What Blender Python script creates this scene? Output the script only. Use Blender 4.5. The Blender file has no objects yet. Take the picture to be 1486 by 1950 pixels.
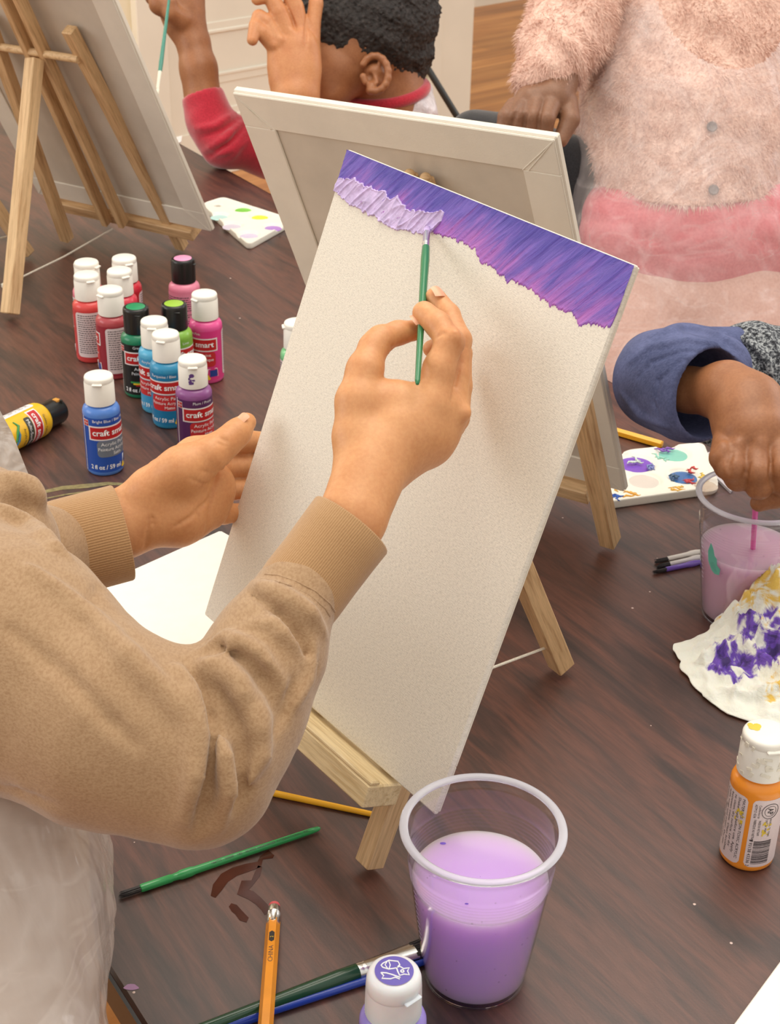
import bpy, math, random
import numpy as np
from mathutils import Vector, Matrix, noise as mn

# ---------------------------------------------------------------- camera, light, exposure
U = 0.01                                    # geometry below is written in centimetres
SC = bpy.context.scene
COL = SC.collection
F, CX, CY = 2900., 743., 975.
PITCH, ROLL, HC = math.radians(29), math.radians(1.2), 72.
cam = bpy.data.cameras.new('camera'); cam_o = bpy.data.objects.new('camera', cam); COL.objects.link(cam_o)
cam.sensor_fit = 'HORIZONTAL'; cam.sensor_width = 36; cam.lens = 36*F/1486
cam.clip_start = .05; cam.clip_end = 60
cam_o.matrix_world = Matrix.Translation((0, 0, HC*U)) @ Matrix.Rotation(math.radians(90)-PITCH, 4, 'X') @ Matrix.Rotation(ROLL, 4, 'Z')
cam.dof.use_dof = True; cam.dof.focus_distance = 1.02; cam.dof.aperture_fstop = 40
SC.camera = cam_o
SC.view_settings.view_transform = 'Standard'; SC.view_settings.look = 'None'
SC.view_settings.gamma = 1; SC.view_settings.use_curve_mapping = False
SC.view_settings.exposure = 0.41

W = bpy.data.worlds.new('room_daylight'); SC.world = W; W.use_nodes = True
wn = W.node_tree.nodes; wl = W.node_tree.links
bg = wn['Background']
tc = wn.new('ShaderNodeTexCoord'); sp = wn.new('ShaderNodeSeparateXYZ'); rp = wn.new('ShaderNodeValToRGB')
wl.new(tc.outputs['Generated'], sp.inputs[0]); 
mr = wn.new('ShaderNodeMapRange'); mr.inputs[1].default_value = -1; mr.inputs[2].default_value = 1
wl.new(sp.outputs[2], mr.inputs[0]); wl.new(mr.outputs[0], rp.inputs[0]); wl.new(rp.outputs[0], bg.inputs[0])
rp.color_ramp.elements[0].position = .35; rp.color_ramp.elements[0].color = (.50, .43, .36, 1)
rp.color_ramp.elements[1].position = .85; rp.color_ramp.elements[1].color = (1, .965, .91, 1)
bg.inputs[1].default_value = 0.78

def area_light(name, loc, target, sx, sy, power, color):
    l = bpy.data.lights.new(name, 'AREA'); l.shape = 'RECTANGLE'; l.size = sx*U; l.size_y = sy*U
    l.energy = power; l.color = color
    o = bpy.data.objects.new(name, l); COL.objects.link(o)
    o.location = Vector(loc)*U
    o.rotation_euler = (Vector(target)-Vector(loc)).to_track_quat('-Z', 'Y').to_euler()
    return o
area_light('ceiling_light', (20, 150, 215), (0, 120, 0), 170, 170, 26, (1, .90, .76))
area_light('window_daylight', (-330, 60, 120), (0, 130, 10), 200, 140, 22, (.95, .96, 1))
area_light('window_daylight', (300, 300, 150), (0, 130, 20), 160, 140, 16, (.97, .97, 1))
area_light('window_daylight', (-250, 330, 150), (20, 520, 10), 160, 140, 34, (1, .96, .88))  # unseen fill set near the back wall to brighten it

# ---------------------------------------------------------------- helpers
def ray(px, py):
    x = (px-CX)/F; y = -(py-CY)/F
    c, s = math.cos(ROLL), math.sin(ROLL)
    x, y = c*x-s*y, s*x+c*y
    return np.array([x, math.cos(PITCH)+y*math.sin(PITCH), -math.sin(PITCH)+y*math.cos(PITCH)])
CAM = np.array([0, 0, HC])
def T(px, py, z=0.):                        # the point at height z seen along this direction
    r = ray(px, py); return CAM+r*((z-HC)/r[2])
def C(px, py, d): return CAM+ray(px, py)*d  # the point at distance d
def onplane(px, py, p0, n):
    r = ray(px, py); return CAM+r*(np.dot(p0-CAM, n)/np.dot(r, n))
def nz(v): v = np.array(v, float); return v/np.linalg.norm(v)

def srgb(c):
    return tuple([((v/255)/12.92 if v/255 <= .04045 else ((v/255+.055)/1.055)**2.4) for v in c])+(1,)
class NT:
    def __init__(s, m): s.t = m.node_tree; s.n = s.t.nodes; s.l = s.t.links; s.b = s.n['Principled BSDF']
    def new(s, k, **kw):
        x = s.n.new(k)
        for a, v in kw.items():
            if a in x.inputs: x.inputs[a].default_value = v
            else: setattr(x, a, v)
        return x
    def co(s, scale=(1, 1, 1), kind='Object', rot=(0, 0, 0)):
        t = s.new('ShaderNodeTexCoord'); m = s.new('ShaderNodeMapping')
        m.inputs['Scale'].default_value = scale; m.inputs['Rotation'].default_value = rot
        s.l.new(t.outputs[kind], m.inputs[0]); return m.outputs[0]
    def co2(s, rot, scale):
        m = s.new('ShaderNodeMapping'); m.inputs['Scale'].default_value = scale; s.l.new(s.co((1, 1, 1), rot=(0, 0, rot)), m.inputs[0]); return m.outputs[0]
    def noise(s, vec, scale, detail=4, rough=.55, dist=0.):
        x = s.new('ShaderNodeTexNoise'); x.inputs['Scale'].default_value = scale; x.inputs['Detail'].default_value = detail
        x.inputs['Roughness'].default_value = rough; x.inputs['Distortion'].default_value = dist
        s.l.new(vec, x.inputs['Vector']); return x.outputs['Fac']
    def ramp(s, fac, stops, interp='LINEAR'):
        r = s.new('ShaderNodeValToRGB'); r.color_ramp.interpolation = interp
        e = r.color_ramp.elements
        while len(e) < len(stops): e.new(.5)
        for i, (p, c) in enumerate(stops): e[i].position = p; e[i].color = srgb(c) if len(c) == 3 else c
        s.l.new(fac, r.inputs[0]); return r.outputs[0]
    def mix(s, fac, a, b, mode='MIX'):
        m = s.new('ShaderNodeMixRGB'); m.blend_type = mode
        for i, v in ((0, fac), (1, a), (2, b)):
            if hasattr(v, 'links'): s.l.new(v, m.inputs[i])
            else: m.inputs[i].default_value = v if i == 0 else srgb(v)
        return m.outputs[0]
    def bump(s, h, strength=.3, dist=.001, prev=None):
        b = s.new('ShaderNodeBump'); b.inputs['Strength'].default_value = strength; b.inputs['Distance'].default_value = dist
        s.l.new(h, b.inputs['Height'])
        if prev is not None: s.l.new(prev, b.inputs['Normal'])
        s.l.new(b.outputs[0], s.b.inputs['Normal']); return b.outputs[0]
    def base(s, x): s.l.new(x, s.b.inputs['Base Color'])
MATS = {}
def mat(name, col=(200, 200, 200), rough=.5, spec=.5, vary=.06, vscale=60, bump=0, bscale=200, bdist=.0005, **kw):
    if name in MATS: return MATS[name]
    m = bpy.data.materials.new(name); m.use_nodes = True; t = NT(m); MATS[name] = m
    t.b.inputs['Roughness'].default_value = rough; t.b.inputs['Specular IOR Level'].default_value = spec
    t.b.inputs['Base Color'].default_value = srgb(col)
    for k, v in kw.items(): t.b.inputs[k.replace('_', ' ')].default_value = v
    if vary:
        lo = tuple(max(0, v*(1-vary)) for v in col); hi = tuple(min(255, v*(1+vary)) for v in col)
        t.base(t.ramp(t.noise(t.co(), vscale), [(.3, lo), (.7, hi)]))
    if bump: t.bump(t.noise(t.co(), bscale), bump, bdist)
    return m

def setp(o, label=None, cat=None, group=None, kind=None):
    if label: o['label'] = label
    if cat: o['category'] = cat
    if group: o['group'] = group
    if kind: o['kind'] = kind
    return o
def thing(name, loc, label, cat, group=None):
    o = bpy.data.objects.new(name, None); COL.objects.link(o); o.empty_display_size = .01
    o.location = Vector([float(v) for v in loc])*U
    o['wl'] = [float(v) for v in loc]
    return setp(o, label, cat, group)
def origin(o):
    return np.array(o['wl']) if 'wl' in o.keys() else np.zeros(3)
class MB:                                   # a mesh under construction, world centimetres
    def __init__(s): s.v = []; s.f = []; s.mi = []; s.uv = {}; s.mats = []
    def m(s, mt):
        if mt not in s.mats: s.mats.append(mt)
        return s.mats.index(mt)
    def add(s, vs, fs, mt, M=None):
        k = len(s.v)
        vs = [tuple(M@Vector(v)) for v in vs] if M is not None else [tuple(map(float, v)) for v in vs]
        s.v += vs; i = s.m(mt)
        for f in fs: s.f.append(tuple(a+k for a in f)); s.mi.append(i)
        return k
    def box(s, c, h, mt, M=None, bev=0.):
        x, y, z = c; a, b, e = h
        if not bev:
            vs = [(x+i*a, y+j*b, z+k*e) for i in (-1, 1) for j in (-1, 1) for k in (-1, 1)]
            s.add(vs, [(0, 1, 3, 2), (4, 6, 7, 5), (0, 4, 5, 1), (2, 3, 7, 6), (0, 2, 6, 4), (1, 5, 7, 3)], mt, M); return
        r = bev; vs = []; fs = []
        prof = [(-e, r), (-e+r, 0), (e-r, 0), (e, r)]
        for zz, ins in prof:
            A, B = a-ins, b-ins; q = r*.7
            ring = [(A-q, -B), (A, -B+q), (A, B-q), (A-q, B), (-A+q, B), (-A, B-q), (-A, -B+q), (-A+q, -B)]
            vs += [(x+p, y+w, z+zz) for p, w in ring]
        for k in range(3):
            for i in range(8): fs.append((k*8+i, k*8+(i+1) % 8, k*8+8+(i+1) % 8, k*8+8+i))
        fs.append(tuple(range(7, -1, -1))); fs.append(tuple(range(24, 32)))
        s.add(vs, fs, mt, M)
    def lathe(s, prof, mt, M=None, n=48, cap0=True, cap1=True, flute=0.):
        vs = []; fs = []
        for r, z in prof:
            for i in range(n):
                a = 2*math.pi*i/n; rr = r*(1+(flute if i % 2 else 0)); vs.append((rr*math.cos(a), rr*math.sin(a), z))
        m = len(prof)
        for k in range(m-1):
            for i in range(n): fs.append((k*n+i, k*n+(i+1) % n, (k+1)*n+(i+1) % n, (k+1)*n+i))
        if cap0: fs.append(tuple(range(n-1, -1, -1)))
        if cap1: fs.append(tuple(range((m-1)*n, m*n)))
        s.add(vs, fs, mt, M)
    def tube(s, pts, rad, mt, n=12, sq=None, cap=True):
        pts = [np.array(p, float) for p in pts]; vs = []; fs = []
        if not hasattr(rad, '__len__'): rad = [rad]*len(pts)
        up = None
        for i, p in enumerate(pts):
            d = nz(pts[min(i+1, len(pts)-1)]-pts[max(i-1, 0)])
            if up is None: up = nz(np.cross(d, [0, 0, 1] if abs(d[2]) < .9 else [1, 0, 0]))
            up = nz(up-d*np.dot(up, d)); w = np.cross(d, up)
            for k in range(n):
                a = 2*math.pi*k/n; vs.append(p+rad[i]*(math.cos(a)*up+math.sin(a)*w))
        for i in range(len(pts)-1):
            for k in range(n): fs.append((i*n+k, i*n+(k+1) % n, (i+1)*n+(k+1) % n, (i+1)*n+k))
        if cap: fs.append(tuple(range(n-1, -1, -1))); fs.append(tuple(range((len(pts)-1)*n, len(pts)*n)))
        s.add(vs, fs, mt)
    def build(s, name, parent=None, smooth=True, ang=40, M=None, org=None):
        V = np.array(s.v, float).reshape(-1, 3)
        if M is not None: loc = None
        elif parent is not None: V = V-origin(parent)
        else:
            o0 = np.array(org) if org is not None else np.array([V[:, 0].mean(), V[:, 1].mean(), V[:, 2].min()])
            V = V-o0
        me = bpy.data.meshes.new(name); me.from_pydata([tuple(q) for q in V*U], [], s.f); me.update()
        for mt in s.mats: me.materials.append(mt)
        me.polygons.foreach_set('material_index', s.mi)
        if smooth:
            me.polygons.foreach_set('use_smooth', [True]*len(me.polygons))
            if ang < 180: me.set_sharp_from_angle(angle=math.radians(ang))
        o = bpy.data.objects.new(name, me); COL.objects.link(o)
        if parent is not None: o.parent = parent
        if M is not None:
            M2 = M.copy(); t = np.array(M2.translation)
            if parent is not None: t = t-origin(parent)
            M2.translation = Vector(t*U); o.matrix_local = M2
            if parent is None: o['wl'] = [float(v) for v in M.translation]
        elif parent is None: o.location = Vector(o0*U); o['wl'] = [float(v) for v in o0]
        return o
def frame(org, x, z):                        # matrix with local x, local z (orthogonalised)
    x = nz(x); z = np.array(z, float); z = nz(z-x*np.dot(x, z)); y = np.cross(z, x)
    M = Matrix.Identity(4)
    for i in range(3): M[i][0], M[i][1], M[i][2], M[i][3] = x[i], y[i], z[i], org[i]
    return M
def bar(name, a, b, w, d, up, mt, parent, bev=.12, chamfer=None):
    """square stick from a to b: local x runs along it, w across, d along up"""
    a = np.array(a, float); b = np.array(b, float); L = np.linalg.norm(b-a)
    B = MB(); X = Matrix.Rotation(math.radians(90), 4, 'Y')
    B.box((0, 0, 0), (d/2, w/2, L/2), mt, X, bev)
    return B.build(name, parent, M=frame((a+b)/2, b-a, up), ang=30)
TXT = {}
def text_geo(s, bold=False):
    if s in TXT: return TXT[s]
    c = bpy.data.curves.new('t', 'FONT'); c.body = s; c.size = 1; c.align_x = 'LEFT'; c.resolution_u = 3
    if bold: c.offset = .022
    o = bpy.data.objects.new('t', c); COL.objects.link(o)
    dg = bpy.context.evaluated_depsgraph_get(); me = bpy.data.meshes.new_from_object(o.evaluated_get(dg))
    V = np.array([v.co[:] for v in me.vertices]); Fs = [tuple(p.vertices) for p in me.polygons]
    bpy.data.objects.remove(o); bpy.data.curves.remove(c); bpy.data.meshes.remove(me)
    TXT[s] = (V, Fs); return TXT[s]
def text_on(B, s, h, width, fn, mt, align='C', bold=False, x=0, y=0, rot=0):
    """letters of height h squeezed/stretched to width, mapped through fn(x, y) -> point"""
    V, Fs = text_geo(s, bold)
    w = V[:, 0].max()-V[:, 0].min(); X = (V[:, 0]-V[:, 0].min())
    k = h/.7; sx = k if width is None else width/w
    X = X*sx; Y = V[:, 1]*k; wt = w*sx
    if align == 'C': X = X-wt/2
    if rot: X, Y = -Y+0, X
    B.add([fn(x+a, y+b) for a, b in zip(X, Y)], Fs, mt)

# ---- signed-distance modelling for bodies and cloth
def smin(a, b, k):
    h = np.clip(.5+.5*(b-a)/k, 0, 1); return b*(1-h)+a*h-k*h*(1-h)
def cone(P, a, b, ra, rb, ax=None, s=1.):
    a = np.array(a, float); b = np.array(b, float); ab = b-a; L2 = max(ab@ab, 1e-9)
    t = np.clip((P-a)@ab/L2, 0, 1); q = P-a-t[:, None]*ab
    if ax is not None:
        ax = nz(ax); q = q+(q@ax)[:, None]*ax*(s-1)
    return np.sqrt((q*q).sum(1))-(ra+(rb-ra)*t)
def ell(P, c, r, R=None):
    q = P-np.array(c)
    if R is not None: q = q@np.array(R).T     # rows of R: local axes
    r = np.array(r, float); k0 = np.sqrt(((q/r)**2).sum(1)); k1 = np.sqrt(((q/r**2)**2).sum(1))
    return k0*(k0-1)/np.maximum(k1, 1e-6)
def rbox(P, c, h, r, R=None):
    q = P-np.array(c)
    if R is not None: q = q@np.array(R).T
    q = np.abs(q)-(np.array(h)-r)
    return np.sqrt((np.maximum(q, 0)**2).sum(1))+np.minimum(q.max(1), 0)-r
def nets(fn, lo, hi, h):
    lo = np.array(lo, float); hi = np.array(hi, float); N = np.ceil((hi-lo)/h).astype(int)+1
    g = [lo[i]+h*np.arange(N[i]) for i in range(3)]
    val = np.empty(N, np.float32); Y, Z = np.meshgrid(g[1], g[2], indexing='ij'); yz = np.stack([Y.ravel(), Z.ravel()], 1)
    step = max(1, int(200000//len(yz)))
    for i in range(0, N[0], step):
        xs = g[0][i:i+step]; P = np.empty((len(xs)*len(yz), 3))
        P[:, 0] = np.repeat(xs, len(yz)); P[:, 1:] = np.tile(yz, (len(xs), 1))
        val[i:i+len(xs)] = fn(P).reshape(len(xs), N[1], N[2])
    ins = val < 0
    c = np.zeros(N-1, np.int8)
    for i in (0, 1):
        for j in (0, 1):
            for k in (0, 1): c += ins[i:N[0]-1+i, j:N[1]-1+j, k:N[2]-1+k]
    cells = np.argwhere((c > 0) & (c < 8)); idx = -np.ones(N-1, np.int64); idx[tuple(cells.T)] = np.arange(len(cells))
    acc = np.zeros((len(cells), 3)); cnt = np.zeros(len(cells))
    for ax in range(3):
        o = [a for a in range(3) if a != ax]
        for u in (0, 1):
            for w in (0, 1):
                d0 = np.zeros(3, int); d0[o[0]] = u; d0[o[1]] = w; d1 = d0.copy(); d1[ax] = 1
                A = val[tuple((cells+d0).T)]; B = val[tuple((cells+d1).T)]; m = (A < 0) != (B < 0)
                t = np.where(m, A/np.where(m, A-B, 1), 0); p = cells+d0+0.; p[:, ax] += t
                acc[m] += p[m]; cnt[m] += 1
    V = lo+h*acc/cnt[:, None]
    Q = []
    for ax in range(3):
        o = [(ax+1) % 3, (ax+2) % 3]
        sl0 = [slice(None)]*3; sl1 = [slice(None)]*3; sl0[ax] = slice(0, -1); sl1[ax] = slice(1, None)
        A = ins[tuple(sl0)]; B = ins[tuple(sl1)]
        e = np.argwhere(A != B); ok = np.all([(e[:, q] > 0) & (e[:, q] < N[q]-1) for q in o], 0); e = e[ok]
        s = A[tuple(e.T)]
        def cc(du, dw):
            x = e.copy(); x[:, o[0]] -= du; x[:, o[1]] -= dw; return idx[tuple(x.T)]
        q = np.stack([cc(1, 1), cc(0, 1), cc(0, 0), cc(1, 0)], 1); q[~s] = q[~s][:, ::-1]; Q.append(q)
    Q = np.concatenate(Q)
    return V, Q
def sdf_obj(name, fn, lo, hi, h, mt, parent=None, relax=1):
    V, Q = nets(fn, lo, hi, h)
    for _ in range(relax):
        s = np.zeros_like(V); n = np.zeros(len(V))
        for a, b in ((0, 1), (1, 2), (2, 3), (3, 0)):
            np.add.at(s, Q[:, a], V[Q[:, b]]); np.add.at(n, Q[:, a], 1); np.add.at(s, Q[:, b], V[Q[:, a]]); np.add.at(n, Q[:, b], 1)
        V = V*.5+.5*s/np.maximum(n, 1)[:, None]
    B = MB(); B.v = [tuple(v) for v in V]; B.f = [tuple(int(x) for x in q) for q in Q]; B.mi = [0]*len(Q); B.mats = [mt]
    return B.build(name, parent, ang=180)
def hit(fn, px, py, d0, d1, n=400):          # where a line of sight meets the surface
    r = ray(px, py); ds = np.linspace(d0, d1, n); v = fn(CAM+r*ds[:, None])
    k = np.argmax(v < 0)
    if not (v < 0).any(): k = int(np.argmin(v))
    return CAM+r*ds[k]
def chain(P, pts, rads, k=.3, ax=None, s=1.):
    d = None
    for i in range(len(pts)-1):
        e = cone(P, pts[i], pts[i+1], rads[i], rads[i+1], ax, s); d = e if d is None else smin(d, e, k)
    return d
def vnoise(P, sc, seed=0):                   # cheap smooth pseudo-noise
    q = P*sc+seed*7.3
    return (np.sin(q[:, 0]*1.7+np.sin(q[:, 1]*2.1+1)) * np.cos(q[:, 1]*1.3+np.sin(q[:, 2]*1.9+2)) + np.sin(q[:, 2]*1.5+q[:, 0]*.7+np.cos(q[:, 1]*.9)))*.5
# ---------------------------------------------------------------- materials of the setting
TD = nz([-.545, .838, 0]); TN = np.array([.838, .545, 0])     # table: along, across
def wood_table():
    m = bpy.data.materials.new('mahogany_laminate'); m.use_nodes = True; t = NT(m)
    v = t.co((1.0, 7., 7.)); n1 = t.noise(v, 5.5, 5, .6, .5)
    v2 = t.co((2.2, 26., 26.)); n2 = t.noise(v2, 14, 4, .6)
    c1 = t.ramp(n1, [(.30, (50, 37, 35)), (.43, (74, 50, 44)), (.55, (99, 62, 51)), (.70, (76, 53, 47))])
    c2 = t.ramp(n2, [(.35, (66, 52, 50)), (.62, (255, 255, 255))])
    t.base(t.mix(.32, c1, c2, 'MULTIPLY'))
    t.b.inputs['Roughness'].default_value = .40; t.b.inputs['Specular IOR Level'].default_value = .75
    n3 = t.noise(t.co(), 900, 2); t.bump(n3, .12, .0004); return m
M_TABLE = wood_table()
def wood(name, c, dark, rough=.55, sc=1.):
    m = bpy.data.materials.new(name); m.use_nodes = True; t = NT(m); MATS[name] = m
    n1 = t.noise(t.co((5, 90*sc, 90*sc)), 3.2, 4, .55, .3); n2 = t.noise(t.co((30, 500, 500)), 2.5, 2)
    a = t.ramp(n1, [(.32, dark), (.5, c), (.7, tuple(min(255, q*1.05) for q in c))])
    b = t.ramp(n2, [(.3, (215, 215, 215)), (.6, (255, 255, 255))])
    t.base(t.mix(.5, a, b, 'MULTIPLY')); t.b.inputs['Roughness'].default_value = rough
    t.bump(n2, .15, .0003); return m
M_PINE = wood('pine', (222, 188, 142), (194, 154, 108)); M_PINE_L = wood('pale_pine', (232, 210, 165), (214, 186, 136))
M_PINE_D = wood('tan_pine', (214, 177, 130), (184, 143, 98))
def floor_mat():
    m = bpy.data.materials.new('oak_floor'); m.use_nodes = True; t = NT(m)
    n1 = t.noise(t.co((.5, 7, 1)), 2.2, 5, .6, .4)
    br = t.new('ShaderNodeTexBrick'); t.l.new(t.co((1, 1, 1)), br.inputs[0])
    br.inputs['Scale'].default_value = 1; br.inputs['Brick Width'].default_value = 1.6; br.inputs['Row Height'].default_value = .11
    br.inputs['Mortar Size'].default_value = .0012; br.offset = .37
    br.inputs['Color1'].default_value = (1, 1, 1, 1); br.inputs['Color2'].default_value = (.80, .80, .80, 1); br.inputs['Mortar'].default_value = (.55, .5, .45, 1)
    c = t.ramp(n1, [(.3, (150, 92, 48)), (.5, (190, 124, 66)), (.7, (212, 148, 86))])
    t.base(t.mix(1, c, br.outputs[0], 'MULTIPLY')); t.b.inputs['Roughness'].default_value = .4; return m
M_FLOOR = floor_mat()
M_WALL = mat('cream_paint', (244, 234, 206), .55, vary=.015, vscale=3)
M_DOOR = mat('white_gloss_paint', (243, 237, 220), .4, vary=.015, vscale=4)
M_TEDGE = mat('black_edge_band', (22, 20, 20), .35, vary=.1)

# ---------------------------------------------------------------- room
FZ = -75.
WD = nz([.731, .682, 0]); WN = np.array([.682, -.731, 0])     # wall direction, wall normal towards the table
def fl(px, py): return T(px, py, FZ)
W0 = fl(490, 312)
def wp(px, py, off=0.): return onplane(px, py, W0+WN*off, WN)
def wxh(px):                                                   # distance along the wall at this pixel column
    return np.dot(wp(px, 150)-W0, WD)
def wpt(s, z, off=0.): return W0+WD*s+WN*off+np.array([0, 0, z-FZ])
B = MB(); B.box((0, 0, -.02), (9, 9, .02), M_FLOOR, Matrix.Scale(100, 4))
fo = B.build('floor', M=frame((0, 350, FZ), WD, (0, 0, 1)), smooth=False); setp(fo, kind='structure')
def wslab(name, s0, s1, z0, z1, off0, off1, mt, parent=None, bev=0.):
    B = MB(); B.box((0, 0, 0), ((s1-s0)/2, (off1-off0)/2, (z1-z0)/2), mt, None, bev)
    o = B.build(name, parent, M=frame(W0+WD*(s0+s1)/2+WN*(off0+off1)/2+np.array([0, 0, (z0+z1)/2-FZ]), WD, (0, 0, 1)), smooth=False)
    # frame(): local y = z x x = -WN .. symmetric box, so the sign does not matter
    return o
sR = wxh(880)
setp(wslab('wall_back', -520, sR, FZ, 190, -14, 0, M_WALL), kind='structure')
FARO = -np.dot(fl(950, 4)-W0, WN)
setp(wslab('wall_far', -200, 620, FZ, 190, -FARO-14, -FARO, M_WALL), kind='structure')
setp(wslab('baseboard_far', -200, 620, FZ, FZ+14, -FARO, -FARO+2, M_DOOR), kind='structure')
B = MB(); B.box((0, 0, 0), (500, 6, 132), M_WALL)
setp(B.build('wall_left', M=frame((-420, 300, FZ+132), (0, 1, 0), (0, 0, 1)), smooth=False), kind='structure')
setp(wslab('trim_1', wxh(826), sR+2.5, FZ, 190, 0, 2.5, M_DOOR, bev=.4), kind='structure')
setp(wslab('baseboard_back', -520, wxh(826), FZ, FZ+15, 0, 1.8, M_DOOR), kind='structure')
# the panelled door
sa, sb = wxh(318), wxh(806)
door = wslab('door_1', sa, sb, FZ, 128, 0, 1.5, M_DOOR); setp(door, kind='structure'); door['wl'] = [0, 0, 0]
door_root = door
def moulding(s0, s1, z0, z1, k):
    B = MB()
    for w, off in ((1.2, 2.1), (3.6, 1.8)):
        for q in ((s0, s1, z0, z0+w), (s0, s1, z1-w, z1), (s0, s0+w, z0, z1), (s1-w, s1, z0, z1)):
            c = wpt((q[0]+q[1])/2, (q[2]+q[3])/2, (1.4+off)/2)
            B.box((0, 0, 0), ((q[1]-q[0])/2, (off-1.4)/2+.01, (q[3]-q[2])/2), M_DOOR, frame(c, WD, (0, 0, 1)), .25)
    o = B.build('door_panel', smooth=False)
    mw = o.matrix_world.copy(); bpy.context.view_layer.update(); mw = Matrix.Translation(o.location)
    o.parent = door; o.matrix_parent_inverse = door.matrix_world.inverted(); return o
def zat(px, py): return wp(px, py)[2]
zA = zat(400, 62); zB = zat(430, 132); mid = (sa+sb)/2
for a, b in ((sa+9, mid-5), (mid+5, sb-9)):
    moulding(a, b, FZ+18, zB, 0); moulding(a, b, zA, 118, 1)
for s0, s1, n in ((sa-12, sa-1, 'trim_2'), (sb+1, sb+6, 'trim_3')):
    setp(wslab(n, s0, s1, FZ, 135, 0, 3.2, M_DOOR, bev=.4), kind='structure')
setp(wslab('trim_4', wxh(262), wxh(270), FZ, 135, 0, 2.2, M_DOOR, bev=.4), kind='structure')

# ---------------------------------------------------------------- table
tab = thing('conference_table', (TN*66.5+TD*130)+np.array([0, 0, FZ]), 'long dark mahogany table top with a black edge, everything stands on it', 'table')
B = MB(); B.box((0, 0, 0), (200, 43, 1.5), M_TABLE, None, .25)
ttop = B.build('tabletop', tab, M=frame(TN*66.7+TD*135+np.array([0, 0, -1.5]), TD, (0, 0, 1)), smooth=False)
B = MB(); 
for s in (-1, 1):
    B.box((0, s*43.12, 0), (200.2, .12, 1.35), M_TEDGE); B.box((s*200.12, 0, 0), (.12, 43.2, 1.35), M_TEDGE)
B.build('edge_band', tab, M=frame(TN*66.7+TD*135+np.array([0, 0, -1.55]), TD, (0, 0, 1)), smooth=False)
for a in (-20, 290):
    for s in (30, 103):
        B = MB(); B.box((0, 0, 0), (2.5, 2.5, 36), M_TEDGE, None, .3)
        p = TN*s+TD*a; B.build('leg', tab, M=frame((p[0], p[1], -39), TD, (0, 0, 1)), smooth=False)

# ---------------------------------------------------------------- canvases
def canvas_mat(name, c, rot=0., weave=1.):
    m = bpy.data.materials.new(name); m.use_nodes = True; t = NT(m); MATS[name] = m
    n1 = t.noise(t.co2(.12, (420, 1500, 1)), 1., 3, .6); n2 = t.noise(t.co2(.12, (1300, 300, 1)), 1., 2, .6)
    s = t.mix(.5, n1, n2, 'ADD')
    t.base(t.ramp(s, [(.50, tuple(q*.90 for q in c)), (.76, c), (1, tuple(min(255, q*1.04) for q in c))]))
    t.b.inputs['Roughness'].default_value = .75; t.bump(s, .35*weave, .0008); return m
M_CANV = canvas_mat('primed_canvas', (232, 226, 212)); M_CANVB = mat('canvas_back', (204, 194, 178), .8, vary=.03, vscale=20, bump=.25, bscale=700)
M_CANVF = mat('folded_canvas', (228, 221, 206), .75, vary=.02, vscale=20, bump=.3, bscale=900)
def canvas(org, u, v, w, h, th, label, cat='canvas', back=False, name='canvas', front=M_CANV):
    """org: bottom-right corner, u along the bottom towards it, v up"""
    u = nz(u); v = nz(v); n = np.cross(u, v); BL = np.array(org)-u*w
    M = Matrix.Identity(4)
    vv = np.cross(n, u)
    for i in range(3): M[i][0], M[i][1], M[i][2], M[i][3] = u[i], vv[i], n[i], BL[i]
    B = MB(); face = front
    B.box((w/2, h/2, -th/2), (w/2, h/2, th/2), face, None, .12)
    root = B.build(name, M=M, smooth=False); root['wl'] = [0, 0, 0]
    setp(root, label, cat)
    z = .0 if back else -th; sg = 1 if back else -1
    B = MB(); bw = 3.4
    for x0, x1, y0, y1 in ((.1, w-.1, .1, bw), (.1, w-.1, h-bw, h-.1), (.1, bw, bw, h-bw), (w-bw, w-.1, bw, h-bw)):
        B.box(((x0+x1)/2, (y0+y1)/2, z+sg*.12), ((x1-x0)/2, (y1-y0)/2, .12), M_CANVF, None, .08)
    # creases of the folded cloth at the corners
    for cx, sx in ((bw, -1), (w-bw, 1)):
        for cy, sy in ((bw, -1), (h-bw, 1)):
            for k in (0, .5):
                B.tube([(cx+sx*k, cy, z+sg*.24), (cx+sx*(bw*.5+k*.5), cy+sy*bw*.5, z+sg*.27), (cx+sx*(bw-.3), cy+sy*(bw-.3), z+sg*.25)], .045, M_CANVF, 6)
    B.box((w/2, h/2, z+sg*.02), (w/2-bw, h/2-bw, .02), M_CANVB)
    o = B.build('folded_border', None, smooth=False, M=Matrix.Identity(4)); o.parent = root; o.matrix_local = Matrix.Identity(4)
    return root, M, u, v, n
c1BR = T(827, 1552, 8.2); c1BL = T(388, 1170, 8.2)
u1 = nz(c1BR-c1BL); m1 = np.cross(ray(827, 1552), ray(1211, 503)); v1 = nz(np.cross(u1, m1)); v1 = v1 if v1[2] > 0 else -v1
w1 = np.linalg.norm(c1BR-c1BL); h1 = w1*1.275
root1, MC1, u1, v1, n1 = canvas(c1BR, u1, v1, w1, h1, .42, 'white canvas being painted, purple band of paint along its top edge')
TL2 = np.array([-13.93, 128.51, 40.81]); TR2 = np.array([11.73, 112.05, 41.84]); BR2 = np.array([22.01, 125.8, 5.04])
u2 = nz(TR2-TL2); v2 = nz(TR2-BR2); root2, MC2, u2, v2, n2 = canvas(BR2, u2, v2, 30.5, 40.6, .7, 'white canvas seen from behind, standing just beyond the purple painting', back=True, front=M_CANVF)
BR3 = T(405, 440, 5.3); BL3 = T(75, 368, 5.3); u3 = nz(BR3-BL3); v3 = nz(np.cross(u3, np.cross(ray(405, 440), ray(218, 0)))); v3 = v3 if v3[2] > 0 else -v3
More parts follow.
